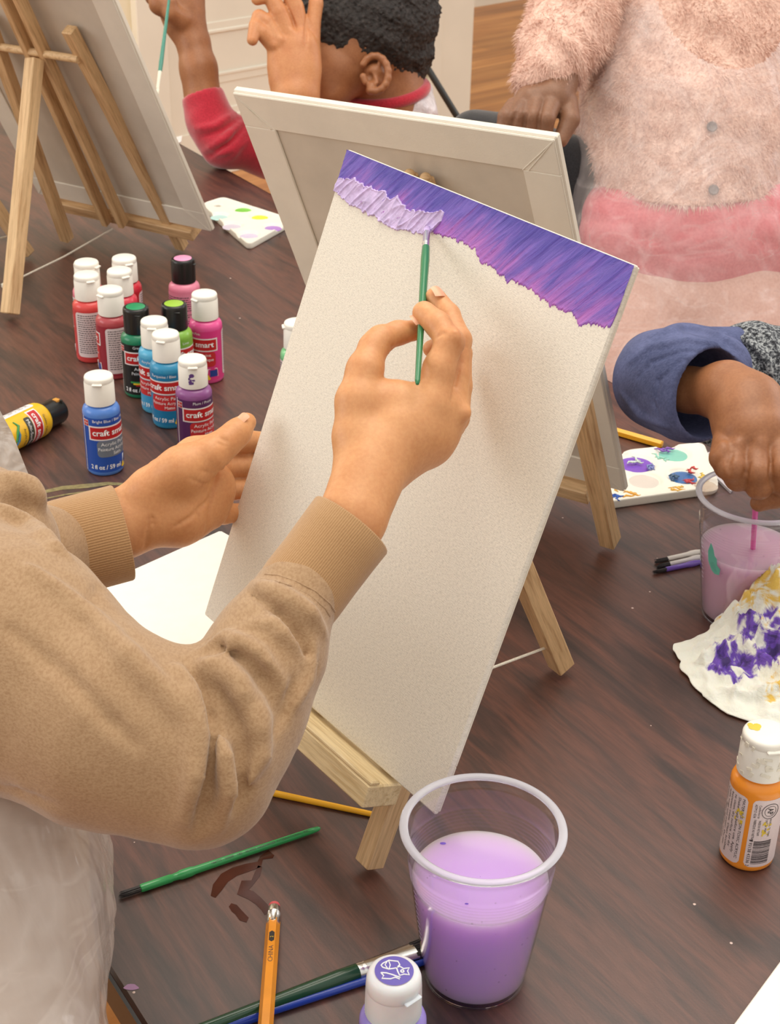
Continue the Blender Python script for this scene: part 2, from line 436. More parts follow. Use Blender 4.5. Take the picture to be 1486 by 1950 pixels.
root3, MC3, u3, v3, n3 = canvas(BR3, u3, v3, 30.5, 40.6, .7, 'white canvas seen from behind at the upper left of the table', back=True, front=M_CANVF)
# flat canvas lying on the table under the painter's arms
M_WHITE = mat('bright_primed_canvas', (246, 242, 232), .75, vary=.01, bump=.3, bscale=900)
fa = T(190, 1118, 1); fb = T(424, 1013, 1)
uf = nz(fb-fa); B = MB(); B.box((0, -11, 0), (14.5, 11.5, .5), M_WHITE, None, .25)
fc = T(300, 1066, .5)
cf = np.cross([0, 0, 1], uf)
o = B.build('canvas', M=frame(fb-uf*14.3-cf*.0+np.array([0, 0, -.45]), uf, (0, 0, 1)), smooth=False); setp(o, 'blank white canvas lying flat on the table beside the painting, under the sleeves', 'canvas')
# white sheet, lower right corner
q0, q1, q2 = T(1403, 1952, .1), T(1488, 1836, .1), T(1600, 2100, .1)
uu = nz(q1-q0); B = MB(); B.box((0, 0, 0), (14, 10, .3), M_WHITE, None, .08)
pp = nz(np.cross([0, 0, 1], uu)); pp = pp if np.dot(pp, q2-q0) > 0 else -pp
o = B.build('canvas', M=frame((q0+q1)/2+uu*2+pp*10+np.array([0, 0, .22]), uu, (0, 0, 1)), smooth=False); setp(o, 'blank white canvas board lying on the table in the near right corner', 'canvas')

# ---- paint on canvas 1 (canvas-local x across, y up)
MC1i = MC1.inverted()
def c1xy(px, py):
    p = onplane(px, py, c1BR, n1); q = MC1i@Vector(p); return q.x, q.y
low = [(645, 366), (690, 388), (735, 410), (780, 425), (835, 447), (868, 456), (903, 474), (915, 498), (940, 512), (962, 532), (985, 540), (1012, 552), (1034, 572), (1062, 588), (1093, 600), (1103, 622), (1122, 616), (1145, 622), (1163, 626), (1180, 600), (1186, 572)]
lowc = [c1xy(*q) for q in low]
def paint_mat():
    m = bpy.data.materials.new('violet_acrylic'); m.use_nodes = True; t = NT(m)
    v = t.co2(math.radians(39), (150, 14, 1)); n_ = t.noise(v, 1, 6, .7, .5); nb = t.noise(t.co((7, 9, 1)), 1.6, 3, .5)
    vo = t.new('ShaderNodeTexCoord'); sx = t.new('ShaderNodeSeparateXYZ'); t.l.new(vo.outputs['Object'], sx.inputs[0])
    m1 = t.new('ShaderNodeMath'); m1.operation = 'MULTIPLY_ADD'; t.l.new(sx.outputs[1], m1.inputs[0]); m1.inputs[1].default_value = 13; m1.inputs[2].default_value = -13*(h1-2.6)*U
    m2 = t.new('ShaderNodeMath'); m2.operation = 'ADD'; t.l.new(m1.outputs[0], m2.inputs[0]); t.l.new(n_, m2.inputs[1])
    m3 = t.new('ShaderNodeMath'); m3.operation = 'MULTIPLY_ADD'; t.l.new(nb, m3.inputs[0]); m3.inputs[1].default_value = 1.1; t.l.new(m2.outputs[0], m3.inputs[2])
    m4 = t.new('ShaderNodeMath'); m4.operation = 'ADD'; t.l.new(m3.outputs[0], m4.inputs[0]); m4.inputs[1].default_value = -.55
    t.base(t.ramp(m4.outputs[0], [(.22, (186, 112, 196)), (.40, (164, 96, 188)), (.53, (136, 88, 184)), (.66, (104, 80, 182)), (.84, (72, 58, 164))]))
    t.b.inputs['Roughness'].default_value = .38
    nw = t.noise(t.co((1100, 1100, 1)), 1, 2); a = t.bump(nw, .2, .0005); t.bump(n_, .9, .0015, a); return m
M_VIO = paint_mat(); M_LAV = mat('lavender_acrylic', (202, 182, 226), .4, vary=.08, vscale=120, bump=.5, bscale=260, bdist=.001)
rng = random.Random(4)
B = MB(); xs = np.linspace(.03, w1-.03, 420); lx = np.array([p[0] for p in lowc]); ly = np.array([p[1] for p in lowc])
od = np.argsort(lx); yl = np.interp(xs, lx[od], ly[od])
for i in range(len(xs)):
    yl[i] += .22*mn.noise(Vector((xs[i]*2.2, 0, 0)))+.16*mn.noise(Vector((xs[i]*7, 3, 0)))+.07*rng.uniform(-1, 1)
R = 46; vs = []; fs = []
for i, x in enumerate(xs):
    for j in range(R):
        t_ = j/(R-1); y = h1-.03+(yl[i]-h1+.03)*t_
        sh = x*.77+.63*(h1-y)                      # strokes lean
        zz = .02+.04*max(0, mn.noise(Vector((sh*2.6, y*.35, 1))))+.10*max(0, mn.noise(Vector((sh*5.5, y*.5, 5)))-.12)
        if j == R-1: zz = .003
        elif j >= R-3: zz += .02
        vs.append((x, y, zz))
for i in range(len(xs)-1):
    for j in range(R-1): fs.append((i*R+j, i*R+j+1, (i+1)*R+j+1, (i+1)*R+j))
B.add(vs, fs, M_VIO)
def child_local(B, name, root, **k):
    o = B.build(name, None, M=Matrix.Identity(4), **k); o.parent = root; o.matrix_local = Matrix.Identity(4); return o
setp(child_local(B, 'violet_paint_band', root1, ang=180), 'streaky violet and blue paint')
# lavender strokes: one thick ridged layer
top_ = [(648, 338), (664, 342), (676, 338), (690, 350), (706, 356), (718, 362), (734, 362), (744, 380), (758, 372), (768, 388), (780, 400), (800, 402), (822, 404), (848, 402)]
bot_ = [(641, 366), (655, 380), (668, 392), (682, 396), (700, 408), (716, 414), (730, 426), (745, 434), (757, 440), (772, 438), (790, 444), (806, 446), (826, 440), (850, 412)]
tp = sorted(c1xy(*q) for q in top_); bt = sorted(c1xy(*q) for q in bot_)
xs = np.linspace(.05, min(tp[-1][0], bt[-1][0]), 260); yt = np.interp(xs, *zip(*tp)); yb = np.interp(xs, *zip(*bt)); R = 56; vs = []; fs = []; B = MB()
for i, x in enumerate(xs):
    a_ = yt[i]+.22*mn.noise(Vector((x*3, 0, 2)))+.08*mn.noise(Vector((x*9, 0, 2))); b_ = yb[i]+.2*mn.noise(Vector((x*3, 4, 2)))+.08*mn.noise(Vector((x*9, 5, 2)))
    for j in range(R):
        y = a_+(b_-a_)*j/(R-1); s_ = x*.80-(y-h1)*.60; q_ = x*.6+(y-h1)*.8
        r1 = 1-abs(mn.noise(Vector((s_*1.5, q_*.35, 2))))*2.4; r2 = 1-abs(mn.noise(Vector((s_*4.2, q_*.5, 7))))*2.2
        e_ = min(j, R-1-j, i, len(xs)-1-i); z = .05+.13*max(0, r1)**3+.03*max(0, r2)**2+(.035 if 1 < e_ < 4 else 0)
        if e_ == 0: z = .004
        vs.append((x, y, z))
for i in range(len(xs)-1):
    for j in range(R-1): fs.append((i*R+j, i*R+j+1, (i+1)*R+j+1, (i+1)*R+j))
B.add(vs, fs, M_LAV)
setp(child_local(B, 'lavender_paint', root1, ang=180), 'thick lavender paint strokes')

# ---------------------------------------------------------------- easels
M_STRING = mat('cotton_string', (232, 226, 210), .9, vary=.06, vscale=900, bump=.6, bscale=1500)
def string(name, pts, parent, r=.09):
    B = MB(); B.tube(pts, r, M_STRING, 7); return B.build(name, parent)
def knot(p, parent, s=.5, seed=1):
    B = MB(); g = random.Random(seed); p = np.array(p)
    pts = [p+s*.5*np.array([math.cos(a*1.3), math.sin(a*1.7), math.sin(a*1.1)]) for a in np.linspace(0, 8, 30)]
    B.tube(pts, .13, M_STRING, 7)
    for k in range(6):
        d = np.array([g.uniform(-1, 1), g.uniform(-1, 1), g.uniform(-.4, .8)]); B.tube([p, p+d*s*.5, p+d*s+np.array([0, 0, -.25*s])], [.09, .07, .03], M_STRING, 5)
    return B.build('knot', parent)
def ext(a, b, k): return np.array(a)+(np.array(b)-np.array(a))*k
# easel 1 under the painting
e1 = thing('table_easel', T(720, 1645, 0)+np.array([0, 0, 0]), 'small pine table easel holding the purple painting, its ledge towards the near side', 'easel', 'pine table easels')
bk = -n1
fR = T(722, 1632, .8); fRb = np.array([fR[0], fR[1], 0.])
legR0 = c1BR-u1*5.4+bk*1.7
kf = (legR0[2]-.7)/v1[2]; foot = legR0-v1*kf
print('easel1 foot', foot, 'want', fR)
sh_ = (fR-foot); sh_[2] = 0
bar('leg', foot, legR0+v1*26, 1.5, 1.5, n1, M_PINE, e1)
footL = c1BR-u1*(w1-5.4)+bk*1.7-v1*kf
bar('leg', footL, footL+v1*(26+kf), 1.5, 1.5, n1, M_PINE, e1)
cen = c1BR-u1*(w1/2); hinge = cen+v1*24+bk*2.9
for s_ in (-1, 1): bar('mast', cen+u1*s_*.95+bk*1.35-v1*2.5, cen+u1*s_*.95+bk*1.35+v1*30, .8, 1.4, n1, M_PINE, e1)
rf = T(1070, 1268, .75); bar('rear_leg', rf, hinge, 1.6, 1.6, n1, M_PINE_D, e1)
lu = u1; lc = lambda s, a, b: c1BR-u1*s+n1*a+v1*b
def ledge(root, orgc, u, v, n, s0, s1, parent, mt=M_PINE_L):
    B = MB(); L = (s1-s0)/2
    B.box((0, 0, 0), (L, 1.35, .75), mt, None, .1); B.box((0, -.95, .85), (L, .38, .2), mt, None, .1); B.box((0, 1.05, .85), (L, .25, .2), mt, None, .08)
    return B.build('ledge', parent, M=frame(orgc-u*(s0+s1)/2+n*.7-v*.95, u, v), smooth=False)
# ledge local y must run along n
def ledge2(org, u, v, n, s0, s1, parent, mt=M_PINE_L, off=0.):
    B = MB(); L = (s1-s0)/2; M = Matrix.Identity(4); yy = -np.cross(v, u)*-1
    yy = n; x = np.cross(yy, v)
    c = org-u*(s0+s1)/2+n*(off)-v*1.15
    for i in range(3): M[i][0], M[i][1], M[i][2], M[i][3] = x[i], yy[i], v[i], c[i]
    B.box((0, 0, 0), (L, 1.5, .85), mt, None, .12)
    B.box((0, 1.05, 1.0), (L, .42, .16), mt, None, .1)
    return B.build('ledge', parent, M=M, smooth=False)
ledge2(c1BR, u1, v1, n1, 4.2, 22.5, e1, off=.55)
a_ = rf+(hinge-rf)*(2.7/(hinge[2]-rf[2])); a2_ = cen+bk*1.4-v1*2.2
string('string', [a_+nz(rf-a2_)*.9, a_+(a2_-a_)*.5+np.array([0, 0, -.15]), a2_], e1, .11)
knot(T(1056, 1196, (a_[2]+1.3)), e1, .55, 3); knot(onplane(570, 1392, cen+n1*.3, n1), e1, .5, 7)
# easel 2
e2 = thing('table_easel', T(1165, 1043, 0), 'pine table easel behind the middle canvas, one leg visible at its right edge', 'easel', 'pine table easels')
b2 = n2; c2BR = BR2; f2 = T(1163, 1032, .7)
top2 = f2+v2*34
bar('leg', f2, top2, 1.5, 1.7, n2, M_PINE_D, e2)
f2l = f2-u2*19; bar('leg', f2l, f2l+v2*30, 1.5, 1.5, n2, M_PINE_D, e2)
o2 = BR2-u2*12.9
for s_, L_ in ((-1, 37.6), (1, 37.5)):
    a = o2+u2*s_*.75+b2*1.1-v2*2; b = a+v2*L_
    pts_ = None; bar('mast', a, b, 1.0, 1.4, n2, M_PINE_D, e2, bev=.3)
    B = MB(); B.lathe([(.5, -.2), (.5, 0), (.42, .25), (.25, .42), (.02, .5)], M_PINE_D, frame(b, u2, v2), 14); B.build('mast_tip', e2)
hin2 = o2+v2*26+b2*2.4; r2 = np.array([-3.5, 114, .8]); bar('rear_leg', r2, hin2, 1.6, 1.6, n2, M_PINE_D, e2)
ledge2(BR2, u2, v2, -n2, 3.6, 27, e2, M_PINE, off=.2)
string('string', [r2+(hin2-r2)*.12, o2+b2*1-v2*1.5], e2)
# easel 3, all of its back in view
e3 = thing('table_easel', T(15, 605, 0), 'pine table easel at the upper left seen from behind with splayed legs, dowels and string', 'easel', 'pine table easels')
def pl(px, py, off): return onplane(px, py, BR3+n3*off, n3)
def barp(name, a, b, off, w=1.4, d=1.4, mt=M_PINE_D, ex=0.):
    A = pl(*a, off); Bp = pl(*b, off); A[2] = A[2]
    return bar(name, A, ext(A, Bp, 1+ex), w, d, n3, mt, e3)
def barf(foot, b, off, **k):                 # from a foot on the table up to a pixel in the plane
    A = T(foot[0], foot[1], .7); Bp = pl(*b, off); return bar('leg', A, Bp, 1.5, 1.5, n3, k.get('mt', M_PINE_D), e3)
barf((347, 470), (131, 55), 1.3); barf((128, 456), (-26, 30), 1.3)
barp('mast', (205, 425), (8, -10), 1.6, .9, 1.6, ex=.3); barp('mast', (236, 428), (34, -10), 1.6, .9, 1.6, ex=.3)
bar('rear_leg', T(19, 598, .75), pl(66, 112, 2.9), 1.75, 1.75, n3, M_PINE, e3)
B = MB(); B.tube([pl(-40, 83, 1.9), pl(150, 113, 1.9)], .5, M_PINE, 14); B.build('dowel', e3)
ledge2(BR3, u3, v3, -n3, 3.4, 27.5, e3, M_PINE_D, off=.6)
sA = T(16, 540, 3.0); sB = T(214, 436, 2.4)
string('string', [sA, (sA+sB)/2+np.array([0, 0, -.3]), sB], e3, .12); knot(T(10, 545, 3.0), e3, .6, 5)
# easel 4, mostly outside the frame
e4 = thing('table_easel', T(52, 492, 0), 'foot and string of a pine easel cut off at the left edge of the photo', 'easel', 'pine table easels')
fA = T(54, 484, .7); bar('leg', fA, fA+nz([-.42, -.18, .88])*34, 1.5, 1.5, n3, M_PINE_D, e4)
fB = fA+np.array([-22, 9, 0]); bar('leg', fB, fB+nz([-.1, -.3, .9])*34, 1.5, 1.5, n3, M_PINE_D, e4)
fC = (fA+fB)/2+nz([-.42, -.18, .88])*6; bar('ledge', fC-np.array([15, -6, 0]), fC+np.array([10, -4, 0]), 1.6, 1.6, n3, M_PINE_D, e4)
string('string', [T(-40, 462, 3), T(44, 444, 2.6)], e4, .11)
# ---------------------------------------------------------------- paint bottles
def plast(name, c, rough=.32, **k): return mat(name, c, rough, .5, vary=.02, vscale=30, **k)
M_CAPW = plast('white_cap_plastic', (238, 234, 224), .38); M_CAPK = plast('black_cap_plastic', (26, 25, 24), .28)
M_RED = plast('label_red', (190, 32, 34), .35); M_LW = plast('label_white', (236, 228, 226), .4); M_TXTW = plast('print_white', (240, 240, 240), .4)
M_TXTK = plast('print_black', (60, 52, 54), .5); M_YEL = plast('label_yellow', (238, 200, 40), .4); M_LGREY = plast('label_grey', (112, 120, 132), .4)
M_LRED2 = plast('label_soft_red', (196, 44, 48), .4); M_LPINK = plast('label_back_pinkish', (222, 205, 205), .45); M_GRN = plast('label_green', (60, 150, 80), .4); M_NAVY = plast('label_navy', (38, 62, 140), .4)
RB = 1.87
BPROF = [(1.45, 0), (1.72, .06), (1.84, .22), (RB, .45), (RB, 6.55), (1.86, 6.8), (1.74, 7.1), (1.5, 7.32), (1.32, 7.42), (1.28, 7.9)]
def cyl_fn(c, th0, r):
    return lambda x, y: (c[0]+r*math.cos(th0+x/r), c[1]+r*math.sin(th0+x/r), c[2]+y)
def patch(B, fn, x0, x1, y0, y1, mt, rr=.0, n=None, skew=0.):
    n = n or max(2, int((x1-x0)/.18)); m = 3 if rr else 1; vs = []; fs = []
    ys = [(y0, 1), (y0+rr*.3, .35), (y0+rr, 0), (y1-rr, 0), (y1-rr*.3, .35), (y1, 1)] if rr else [(y0, 0), (y1, 0)]
    for i in range(n+1):
        for y, ins in ys:
            a = x0+rr*ins+(x1-x0-2*rr*ins)*i/n; vs.append(fn(a, y))
    q = len(ys)
    for i in range(n):
        for j in range(q-1): fs.append((i*q+j, (i+1)*q+j, (i+1)*q+j+1, i*q+j+1))
    B.add(vs, fs, mt)
def back_rows(B, fn, x0, x1, y0, y1, seed, mt, step=.27, h=.1):
    g = random.Random(seed); y = y1-.25
    while y > y0+.15:
        x = x0+.15; end = x1-.15-g.choice([0, 0, .3, .9])
        while x < end:
            w = g.uniform(.1, .36); w = min(w, end-x)
            patch(B, fn, x, x+w, y-h/2, y+h/2, mt, n=2); x += w+.07
        y -= step
def flip_cap(B, c, th, mt, z0=7.5, z1=10.45, r0=1.5, r1=1.42):
    M = Matrix.Translation(c) @ Matrix.Rotation(th, 4, 'Z')
    zl = z1-.62
    B.lathe([(r0-.08, z0), (r0, z0+.06), (r0-.02, zl-.1), (r0-.07, zl-.03), (r0-.07, zl+.02), (r1+.02, zl+.06), (r1+.02, z1-.22), (r1-.05, z1-.07), (r1-.2, z1), (.02, z1+.03)], mt, M, 40)
    B.box((r0-.08, 0, zl+.06), (.22, .5, .13), mt, M, .08)
    B.box((-r0+.06, 0, zl-.1), (.14, .32, .3), mt, M, .06)
def screw_cap(B, c, th, mt, top, z0=7.45, z1=10.3):
    M = Matrix.Translation(c)
    B.lathe([(1.36, z0), (1.42, z0+.05), (1.42, z1-.35), (1.38, z1-.12), (1.28, z1-.02), (1.12, z1), (1.1, z1-.04)], mt, M, 64, flute=.012)
    B.lathe([(1.12, z1-.06), (1.08, z1-.01), (.02, z1)], top, M, 40, cap0=False)
    B.box((1.42*math.cos(th)*.97, 1.42*math.sin(th)*.97, z1-.55), (.3, .3, .06), mt, M, .04)
def bottle(px, py, body, labelcol, az, label, cap='flip', topcol=None, sub=None, name='Acrylic', back=None, backmt=None, group='craft paint bottles', smear=False, capaz=None, ztop=10.45, dark=False, vol='2 fl oz / 59 ml', swirl=False):
    b = T(px, py, ztop); b = np.array([b[0], b[1], 0.])
    t = thing('paint_bottle', b, label, 'paint bottle', group)
    bm = plast('paint_%d_%d_%d' % body, body, .25, Subsurface_Weight=0.0); lm = plast('label_%d_%d_%d' % labelcol, labelcol, .35)
    B = MB(); B.lathe(BPROF, bm, Matrix.Translation(b), 48); B.build('bottle_body', t)
    ph = math.atan2(-b[1], -b[0]); th = ph+az
    B = MB(); f1, f2, f3, f4 = [cyl_fn(b, th, RB+e) for e in (.012, .03, .045, .06)]
    per = 2*math.pi*RB
    patch(B, f1, -3.05, per-3.05-.15, .5, 6.45, lm, n=60); patch(B, f2, -3.12, -3.02, .5, 6.5, M_LW, n=2)
    # banner with the maker's mark
    patch(B, f2, -2.3, 2.75, 4.05, 5.62, M_LW, n=40); patch(B, f3, -2.14, 2.6, 4.2, 5.47, M_RED, n=40)
    text_on(B, 'craft smart', .62, 4.2, f4, M_TXTW, x=.2, y=4.6, bold=True)
    for i in (0, 1):
        for j in (0, 1): patch(B, f3, -2.95+.34*i, -2.68+.34*i, 5.55+.34*j, 5.82+.34*j, M_RED, n=2); patch(B, f2, -3.0+.34*i, -2.63+.34*i, 5.5+.34*j, 5.87+.34*j, M_LW, n=2)
    text_on(B, name, .3, None, f3, M_TXTW, x=0, y=6.0)
    sm = sub or M_LRED2
    if not dark: patch(B, f2, -1.5, 2.45, 2.2, 4.0, sm, rr=.35, n=30)
    text_on(B, 'Acrylic Paint', .36, 3.0, f3, M_TXTW, x=.4, y=3.45); text_on(B, 'Peinture Acrylique', .36, 3.6, f3, M_TXTW, x=.4, y=2.9); text_on(B, 'Satin' if sub is M_LGREY else 'Matte', .34, None, f3, M_TXTW, x=.6, y=2.4)
    text_on(B, vol, .46, 3.3, f2, M_TXTW, x=-.7, y=.85, bold=True)
    if swirl:
        for k, mm in enumerate((M_GRN, M_YEL, M_RED)):
            patch(B, f2, -1.6+.3*k, 2.2, 1.9-.18*k, 2.1-.18*k, mm, n=20)
    else:                                     # little jar
        B.tube([f3(1.5, 1.9), f3(1.35, .95), f3(2.75, .95), f3(2.6, 1.9), f3(1.5, 1.9)], .035, M_TXTW, 5); patch(B, f2, 1.7, 2.6, .95, 1.75, M_NAVY, n=6)
        patch(B, f3, 1.1, 1.75, .6, .95, M_YEL, rr=.12, n=6); patch(B, f3, 1.2, 1.6, .9, 1.2, M_YEL, rr=.1, n=6)
    bmm = backmt or M_LPINK
    patch(B, f2, 3.55, 7.9, .8, 6.3, bmm, rr=.35, n=36); back_rows(B, f3, 3.75, 7.7, 1., 6.2, int(px), M_TXTK)
    B.build('label', t, ang=180)
    B = MB(); ca = (capaz if capaz is not None else az*.4)+ph
    if cap == 'flip': flip_cap(B, b, ca, M_CAPW)
    else: screw_cap(B, b, ca, M_CAPK, M_CAPK)
    if smear:
        fs_ = cyl_fn(b, ph, 1.5); rr = random.Random(3); pm = plast('purple_smear', (96, 60, 130), .5)
        for k in range(14):
            x = -.35+rr.uniform(-.3, .3); y = 8.5+rr.uniform(-.45, .5); patch(B, fs_, x, x+rr.uniform(.08, .35), y, y+rr.uniform(.1, .4), pm, rr=.04, n=2)
    cp = B.build('cap', t)
    if cap == 'flip': cp['label'] = 'white flip-top cap'
    else:
        cp['label'] = 'black cap with a coloured dot'; cp['wl'] = list(t['wl'])
        B = MB(); B.lathe([(1.06, 10.3), (1.02, 10.32), (.02, 10.325)], plast('captop_%d_%d_%d' % topcol, topcol, .35), Matrix.Translation(b), 40, cap0=False); B.build('cap_disc', cp)
    return t
bottle(164, 497, (226, 130, 150), (214, 100, 126), 2.6, 'pink paint bottle with white cap, farthest left of the cluster, behind the coral red one')
bottle(236, 489, (205, 44, 62), (190, 30, 44), -1.0, 'bright red paint bottle with white cap, farthest back in the cluster', capaz=.4)
bottle(227, 513, (212, 62, 80), (196, 44, 58), 2.8, 'red paint bottle with white cap, between the bright red and the brick red ones', capaz=.5)
bottle(164, 521, (214, 74, 72), (196, 56, 58), -2.85, 'coral red paint bottle with its white back label turned forward, leftmost in front', capaz=.3)
bottle(209, 549, (176, 72, 78), (150, 36, 50), -2.35, 'brick red paint bottle with white cap and printed back label beside the green one', backmt=M_LPINK, capaz=-.9)
bottle(348, 489, (226, 132, 158), (226, 132, 158), 2.75, 'pale pink paint bottle with black cap and pink dot', 'screw', (232, 150, 190), backmt=plast('back_pink', (226, 140, 165), .45))
bottle(389, 557, (226, 84, 150), (216, 56, 128), -.75, 'hot pink paint bottle with white cap, rightmost of the cluster', capaz=-.9, name='Hot Pink')
bottle(258, 581, (24, 120, 84), (22, 24, 24), .25, 'dark green paint bottle with black label, black cap and green dot', 'screw', (30, 140, 90), dark=True, swirl=True, name='Green / Vert')
bottle(331, 575, (132, 182, 70), (124, 176, 66), .62, 'lime green paint bottle with black cap and lime dot', 'screw', (150, 190, 60), sub=M_LW, name='Lime')
bottle(293, 608, (84, 172, 210), (62, 152, 200), -.65, 'light blue paint bottle with white cap behind the teal blue one', capaz=-.2)
bottle(315, 633, (48, 142, 184), (22, 118, 166), -.3, 'teal blue paint bottle with white cap touching the light blue one', capaz=-.4, name='Turquoise / Bleu')
bottle(366, 681, (142, 82, 142), (88, 40, 92), .5, 'purple paint bottle with paint smear on its white cap, above the open hand', capaz=.0, smear=True, name='Plum / Prune')
bottle(187, 713, (82, 130, 208), (32, 78, 168), .42, 'bright blue paint bottle standing alone in front of the cluster', capaz=-.15, sub=M_LGREY, name='Bright Blue / Bleu Vif')
bottle(566, 612, (132, 204, 146), (104, 190, 124), 2.4, 'light green paint bottle half hidden behind the left edge of the painting', capaz=-1.5, group='craft paint bottles')
# yellow bottle lying on its side
def lying(px0, px1, label):
    a = T(*px0, 1.87); b = T(*px1, 1.45); ax = nz(b-a); 
    L = 10.3; base = b-ax*L; t = thing('paint_bottle', [base[0], base[1], 0], label, 'paint bottle', 'craft paint bottles')
    up = nz(np.array([0, 0, 1])-ax*ax[2]); M = frame(base, up, ax)  # local x up, z along axis
    c0 = (0, 0, 0); bm = plast('paint_yellow', (236, 190, 40), .25); lm = plast('label_gold', (232, 182, 30), .35)
    def bl(B, name): B.v = [tuple(M@Vector(v)) for v in B.v]; return B.build(name, t, ang=40)
    B = MB(); B.lathe(BPROF, bm, None, 48); bl(B, 'bottle_body')
    B = MB(); th = 1.5
    f1, f2, f3, f4 = [cyl_fn(c0, th, RB+e) for e in (.012, .03, .045, .06)]
    patch(B, f1, -3.05, 2*math.pi*RB-3.2, .5, 6.45, lm, n=60)
    # print runs with letters up towards the cap, seen from this side
    patch(B, f2, -2.3, 2.6, 4.05, 5.5, M_LW, n=40); patch(B, f3, -2.14, 2.45, 4.2, 5.35, M_RED, n=40); text_on(B, 'craft smart', .6, 3.9, f4, M_TXTW, x=.15, y=4.5, bold=True)
    patch(B, f2, -1.7, 2.2, 3.1, 4.0, plast('label_dark', (58, 60, 50), .4), rr=.2, n=24); text_on(B, 'Multi-Surface', .4, 3.2, f3, M_TXTW, x=.2, y=3.35)
    text_on(B, 'Golden Yellow', .28, None, f3, M_TXTK, x=0, y=5.8); text_on(B, 'Acrylic Paint', .3, None, f3, M_TXTK, x=.4, y=2.5)
    for k, mm in enumerate((M_GRN, plast('label_blue', (70, 130, 170), .4))): B.tube([f3(-1.8+.9*k, 1.7), f3(-1.2+.9*k, 2.0-.3*k), f3(-.6+.9*k, 1.5), f3(.3+.7*k, 1.1-.1*k)], [.08, .16, .16, .1], mm, 7)
    patch(B, f2, -4.7, -2.6, .8, 6.1, M_LW, rr=.3, n=20); back_rows(B, f3, -4.5, -2.8, 1, 6, 9, M_TXTK)
    bl(B, 'label')
    B = MB(); screw_cap(B, (0, 0, 0), .5, M_CAPK, M_CAPK); B.box((1.35, .3, 9.6), (.16, .35, .3), plast('orange_crust', (214, 150, 60), .6), None, .06); bl(B, 'cap')['label'] = 'black cap with dried orange paint'
    return t
lying((45, 812), (112, 780), 'golden yellow paint bottle lying on its side at the left edge')

def big_bottle(px, py, ztop, label, body, cap_dot, az):
    b = T(px, py, ztop); b = np.array([b[0], b[1], 0.]); t = thing('paint_bottle', b, label, 'paint bottle', 'craft paint bottles')
    return b, t
# orange bottle, right
b, t = big_bottle(1461, 1395, 10.6, 'orange paint bottle with crusted white cap and barcode label at the right edge', None, None, 0)
bm = plast('paint_orange', (238, 146, 44), .25); B = MB(); B.lathe(BPROF, bm, Matrix.Translation(b), 64); B.build('bottle_body', t)
ph = math.atan2(-b[1], -b[0]); B = MB(); f1, f2, f3 = [cyl_fn(b, ph, RB+e) for e in (.012, .03, .045)]
seam = -.25
patch(B, f1, seam-4.1, seam-.16, .55, 6.35, M_LPINK, rr=.35, n=36); patch(B, f1, seam+.16, seam+4.4, .55, 6.35, M_LPINK, rr=.35, n=36)
def vt(s, h, L, x, y, mt=M_TXTK, bold=False):   # print that reads downwards
    fn = lambda a, c_: f2(x+c_, y-a)
    text_on(B, s, h, L, fn, mt, align='L', bold=bold)
rowsL = ['MATERIALS: NON-TOXIC ACRYLIC', 'Shake well before use. Apply', 'to clean, dry surface. Let dry', 'between coats. Clean brushes', 'with soap and water. Do not', 'freeze. Bien agiter avant', "l'emploi. Nettoyer a l'eau", 'et au savon. Laisser secher']
for i, s in enumerate(rowsL): vt(s, .2, 5.1-(i % 3)*.3, seam-.55-.34*i, 6.1)
xr = seam+.3
vt('ASTM D 4236', .17, 1.15, xr+.02, 6.0); vt('Conforms to', .17, 1.1, xr+.3, 5.95); vt('FABRIQUE AU VIETNAM', .17, 1.9, xr+.1, 4.7); vt('MADE IN VIETNAM', .17, 1.3, xr+.42, 4.65); vt('DIST. BY MSPCI', .15, 1.2, xr+.9, 4.7); vt('IRVING, TX 75063', .15, 1.5, xr+1.2, 4.7)
vt('1', .22, .12, xr+.02, 2.95); vt('93138', .22, .85, xr+.02, 2.7); vt('43336', .22, .85, xr+.02, 1.75); vt('2', .22, .12, xr+.02, .75)
g = random.Random(12); y = 2.85
while y > .85:
    w = g.choice([.03, .03, .05, .08]); patch(B, f2, xr+.32, xr+1.6, y-w, y, M_TXTK, n=8); y -= w+g.choice([.03, .04, .06])
ringc = (xr+1.15, 5.4)
B.tube([f2(ringc[0]+.62*math.cos(a), ringc[1]+.62*math.sin(a)) for a in np.linspace(0, 2*math.pi, 28)], .02, M_TXTK, 5)
B.tube([f2(ringc[0]+.42*math.cos(a), ringc[1]+.42*math.sin(a)) for a in np.linspace(0, 2*math.pi, 28)], .015, M_TXTK, 5)
fn = lambda a, c_: f2(ringc[0]-.2+c_, ringc[1]+.0-a); text_on(B, 'AP', .42, .55, fn, M_TXTK, bold=True)
ym = plast('yellow_smear', (222, 192, 60), .5); g = random.Random(5)
for k in range(16):
    x = seam-.75+g.uniform(-.25, .3); yy = 4.5+g.uniform(-.6, .5); patch(B, f2, x, x+g.uniform(.05, .25), yy, yy+g.uniform(.05, .3), ym, rr=.02, n=2)
    x = xr+.9+g.uniform(-.2, .3); yy = 4.0+g.uniform(-.8, .3); patch(B, f2, x, x+g.uniform(.05, .2), yy, yy+g.uniform(.05, .3), ym, rr=.02, n=2)
B.build('label', t, ang=180)
B = MB(); flip_cap(B, b, ph+.45, M_CAPW, 7.5, 10.7, 1.62, 1.56)
